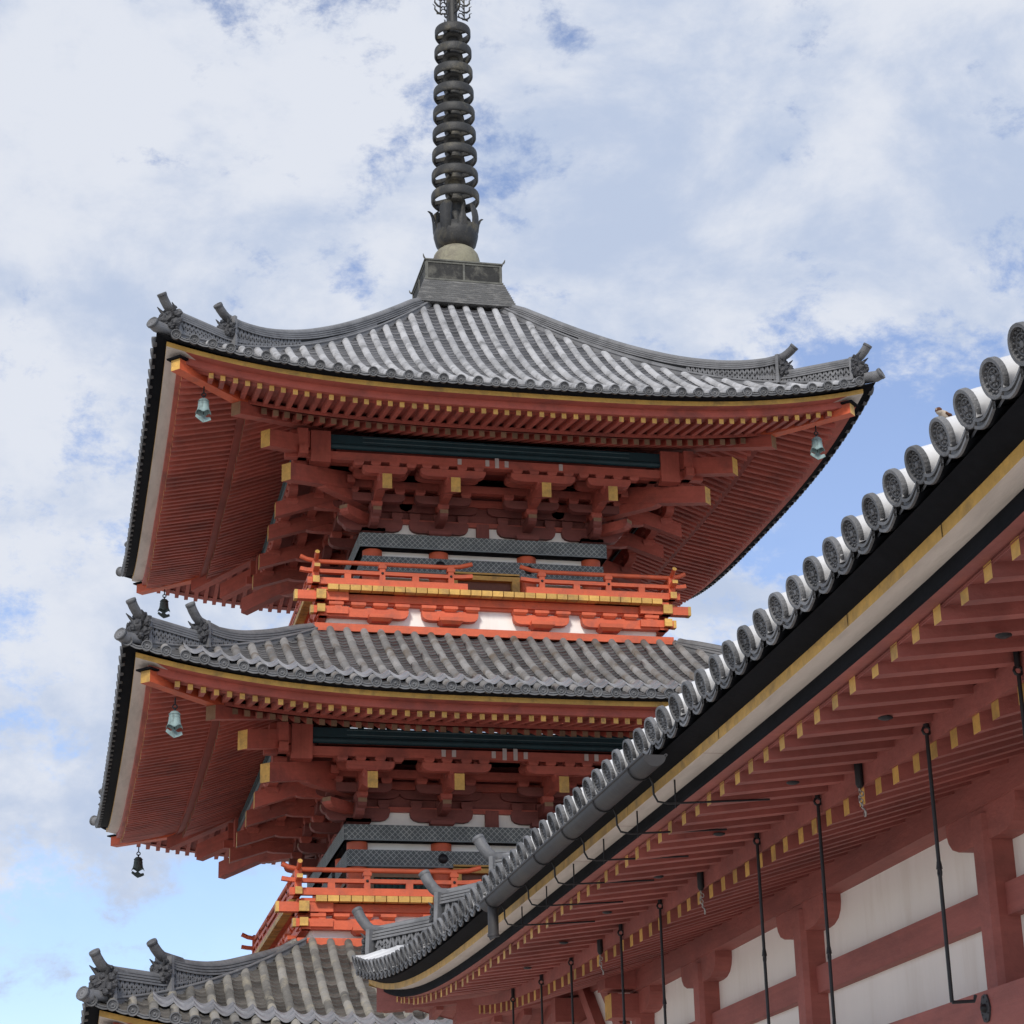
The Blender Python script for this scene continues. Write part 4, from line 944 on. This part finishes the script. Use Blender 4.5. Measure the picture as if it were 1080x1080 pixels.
# gutter with hangers and downspout
mb = MB(); gx, gz, gr = CX0+3.325, CZ0+2.915, 0.068; n = 10
ga = [math.pi+math.pi*j/n for j in range(n+1)]; y0, y1 = -21.15, -16.45
for rr_, ff in ((gr, 0), (gr-0.008, 1)):
    mb.strip([(gx+rr_*math.cos(a), y0, gz+rr_*math.sin(a)) for a in ga], [(gx+rr_*math.cos(a), y1, gz+rr_*math.sin(a)) for a in ga], 'gutter', True)
for y in (y0, y1): mb.add([(gx+gr*math.cos(a), y, gz+gr*math.sin(a)) for a in ga], [tuple(range(n+1))], 'gutter')
for sg in (-1, 1): mb.tube([(gx+sg*gr, y0, gz), (gx+sg*gr, y1, gz)], 0.009, 'gutter', 6)
gut = mb.build('gutter', hall)
for i in range(6):
    y = -20.83+0.83*i; m_ = MB()
    ring = [(gx+(gr+0.006)*math.cos(a), y, gz+(gr+0.006)*math.sin(a)) for a in np.linspace(math.pi, 2*math.pi, 9)]
    m_.tube(ring, 0.005, 'iron', 5)
    m_.tube([(gx+gr*0.8, y, gz-gr*0.6), (gx+0.075, y, gz-0.09), (gx+0.078, y, CZ0+2.76), (gx+0.10, y, CZ0+2.72), (gx+0.16, y, CZ0+2.71), (gx+0.55, y, CZ0+2.735), (gx+0.78, y+0.0, CZ0+2.75)], 0.0065, 'iron', 6)
    m_.tube([(gx+0.225, y+0.06, CZ0+2.875), (gx+0.225, y+0.06, CZ0+2.70)], 0.0055, 'iron', 5)
    m_.build('gutter_hanger', gut)
m_ = MB(); m_.tube([(gx, -16.62, gz-0.05), (gx, -16.62, gz-0.27), (gx+0.01, -16.62, gz-0.29)], 0.042, 'gutter', 12); m_.tube([(gx, -16.62, gz-0.262), (gx, -16.62, gz-0.28)], 0.047, 'gutter', 12)
m_.build('downspout', gut)

# ------------------------------------------------------------------ hanging rods, chain hooks, sparrow
XR = CX0+4.45
rods = [(-23.48, 4.53, 'iron rod nearest the camera, its lower part cut off by the picture edge', 1.5, 0.62),
        (-22.36, 4.53, 'iron rod ending in a bent hook beside the pillar with the metal nail cover', 1.45, 0.56),
        (-20.70, 4.53, 'iron rod hanging just right of the second pillar from the right', 1.75, 0.56),
        (-19.56, 4.53, 'iron rod crossing the plaster panel between the second and third pillars from the right', 1.7, 0.48),
        (-17.28, 4.52, 'iron rod crossing the small plaster panel left of the third pillar from the right', 1.7, 0.47),
        (-16.15, 4.51, 'iron rod hanging in front of the yellow ended corner beam of the hall', 1.7, 0.47),
        (-14.49, 4.53, 'third iron rod from the upturned far corner of the hall eave', 1.7, 0.47),
        (-13.34, 4.53, 'second iron rod from the upturned far corner of the hall eave', 1.7, 0.47),
        (-12.12, 4.54, 'farthest iron rod, nearest the upturned far corner of the hall eave', 1.7, 0.47)]
for y, z, lab, L, fr in rods:
    r0 = empty('hanging_rod', (XR, y, z), lab, 'iron rod', 'iron hook rods hanging under the hall eave')
    m_ = MB(); m_.tube([(XR, y, z+0.10), (XR, y, z-0.04)], 0.016, 'iron', 8); m_.lathe([(0.035, 0.05), (0.035, 0.07)], (XR, y, z), 'iron', 8); m_.tube([(XR+0.022*math.cos(q), y, z-0.055+0.022*math.sin(q)) for q in np.linspace(0, 6.28, 9)], 0.008, 'iron', 5); m_.build('eye_bolt', r0)
    m_ = MB(); zm = z-L*fr
    m_.tube([(XR, y, z-0.07), (XR, y, zm+0.04)], 0.0105, 'iron', 7)
    m_.tube([(XR, y+0.016*math.cos(q), zm+0.012+0.022*math.sin(q)) for q in np.linspace(0, 6.28, 9)], 0.0075, 'iron', 5); m_.tube([(XR, y, zm+0.07), (XR, y, zm+0.03)], [0.0115, 0.017], 'iron', 6)
    m_.build('upper_bar', r0)
    m_ = MB(); m_.tube([(XR, y, zm), (XR, y, z-L), ], 0.0105, 'iron', 7); m_.tube([(XR, y, z-L), (XR+0.115, y-0.01, z-L+0.005), (XR+0.125, y-0.01, z-L+0.035)], 0.0095, 'iron', 6)
    m_.build('hook_bar', r0)
for y, z, lab in ((-21.38, 4.55, 'short chain hook in a black sleeve, nearest of three under the hall eave'), (-18.31, 4.54, 'short chain hook in a black sleeve, middle one of three under the hall eave'), (-15.49, 4.54, 'short chain hook in a black sleeve, farthest of three under the hall eave')):
    r0 = empty('chain_hook', (XR, y, z), lab, 'chain hook', 'chain hooks under the hall eave')
    m_ = MB(); m_.tube([(XR, y, z+0.10), (XR, y, z-0.02), (XR, y, z-0.13), (XR, y, z-0.15)], [0.020, 0.024, 0.024, 0.014], 'iron', 10); m_.build('sleeve', r0)
    m_ = MB()
    for j in range(5):
        c = np.array([XR+0.006*math.sin(j*2), y+0.006*math.cos(j*3), z-0.165-0.021*j])
        m_.tube([c+np.array([0.011*math.cos(q)*(j % 2), 0.011*math.cos(q)*(1-j % 2), 0.015*math.sin(q)]) for q in np.linspace(0, 6.28, 8)], 0.0042, 'steel', 5)
    m_.build('chain', r0)
    m_ = MB(); c = np.array([XR, y, z-0.29]); m_.tube([c+np.array([0.004*q, 0.024*math.cos(q), 0.022*math.sin(q)]) for q in np.linspace(1.57, 7.0, 10)], 0.006, 'steel', 5); m_.build('hook', r0)
# sparrow perched on an eave tile
sp0 = empty('sparrow', (-2.962, -25.135, 5.018), 'small brown capped sparrow perched on a round eave tile of the hall', 'sparrow')
c = np.array([-2.962, -25.135, 5.018]); m_ = MB()
d = np.array([-0.85, -0.4, 0.35]); d /= np.linalg.norm(d)
m_.lathe([(0.001, -0.065), (0.010, -0.06), (0.024, -0.04), (0.031, -0.01), (0.030, 0.015), (0.023, 0.035), (0.020, 0.042), (0.022, 0.055), (0.019, 0.068), (0.009, 0.078), (0.004, 0.083), (0.001, 0.094)], c, 'sparrow_white', 14, d)
m_.build('body', sp0)
m_ = MB(); hc = c+d*0.060
m_.lathe([(0.0225, -0.004), (0.0215, 0.006), (0.013, 0.017), (0.001, 0.0205)], hc+np.array([0, 0, 0.004]), 'sparrow_brown', 12, np.array([-0.2, -0.1, 1.0])); m_.build('cap', sp0)
m_ = MB()
for sg in (-1, 1):
    s = np.cross(d, (0, 0, 1)); s /= np.linalg.norm(s)
    m_.tube([c+s*sg*0.022+d*0.025, c+s*sg*0.031-d*0.01, c+s*sg*0.018-d*0.06], [0.010, 0.014, 0.003], 'sparrow_brown', 7)
m_.tube([c-d*0.05, c-d*0.115], [0.013, 0.010], 'sparrow_brown', 6); m_.build('wing', sp0)
sp0.scale = (0.66, 0.66, 0.66)
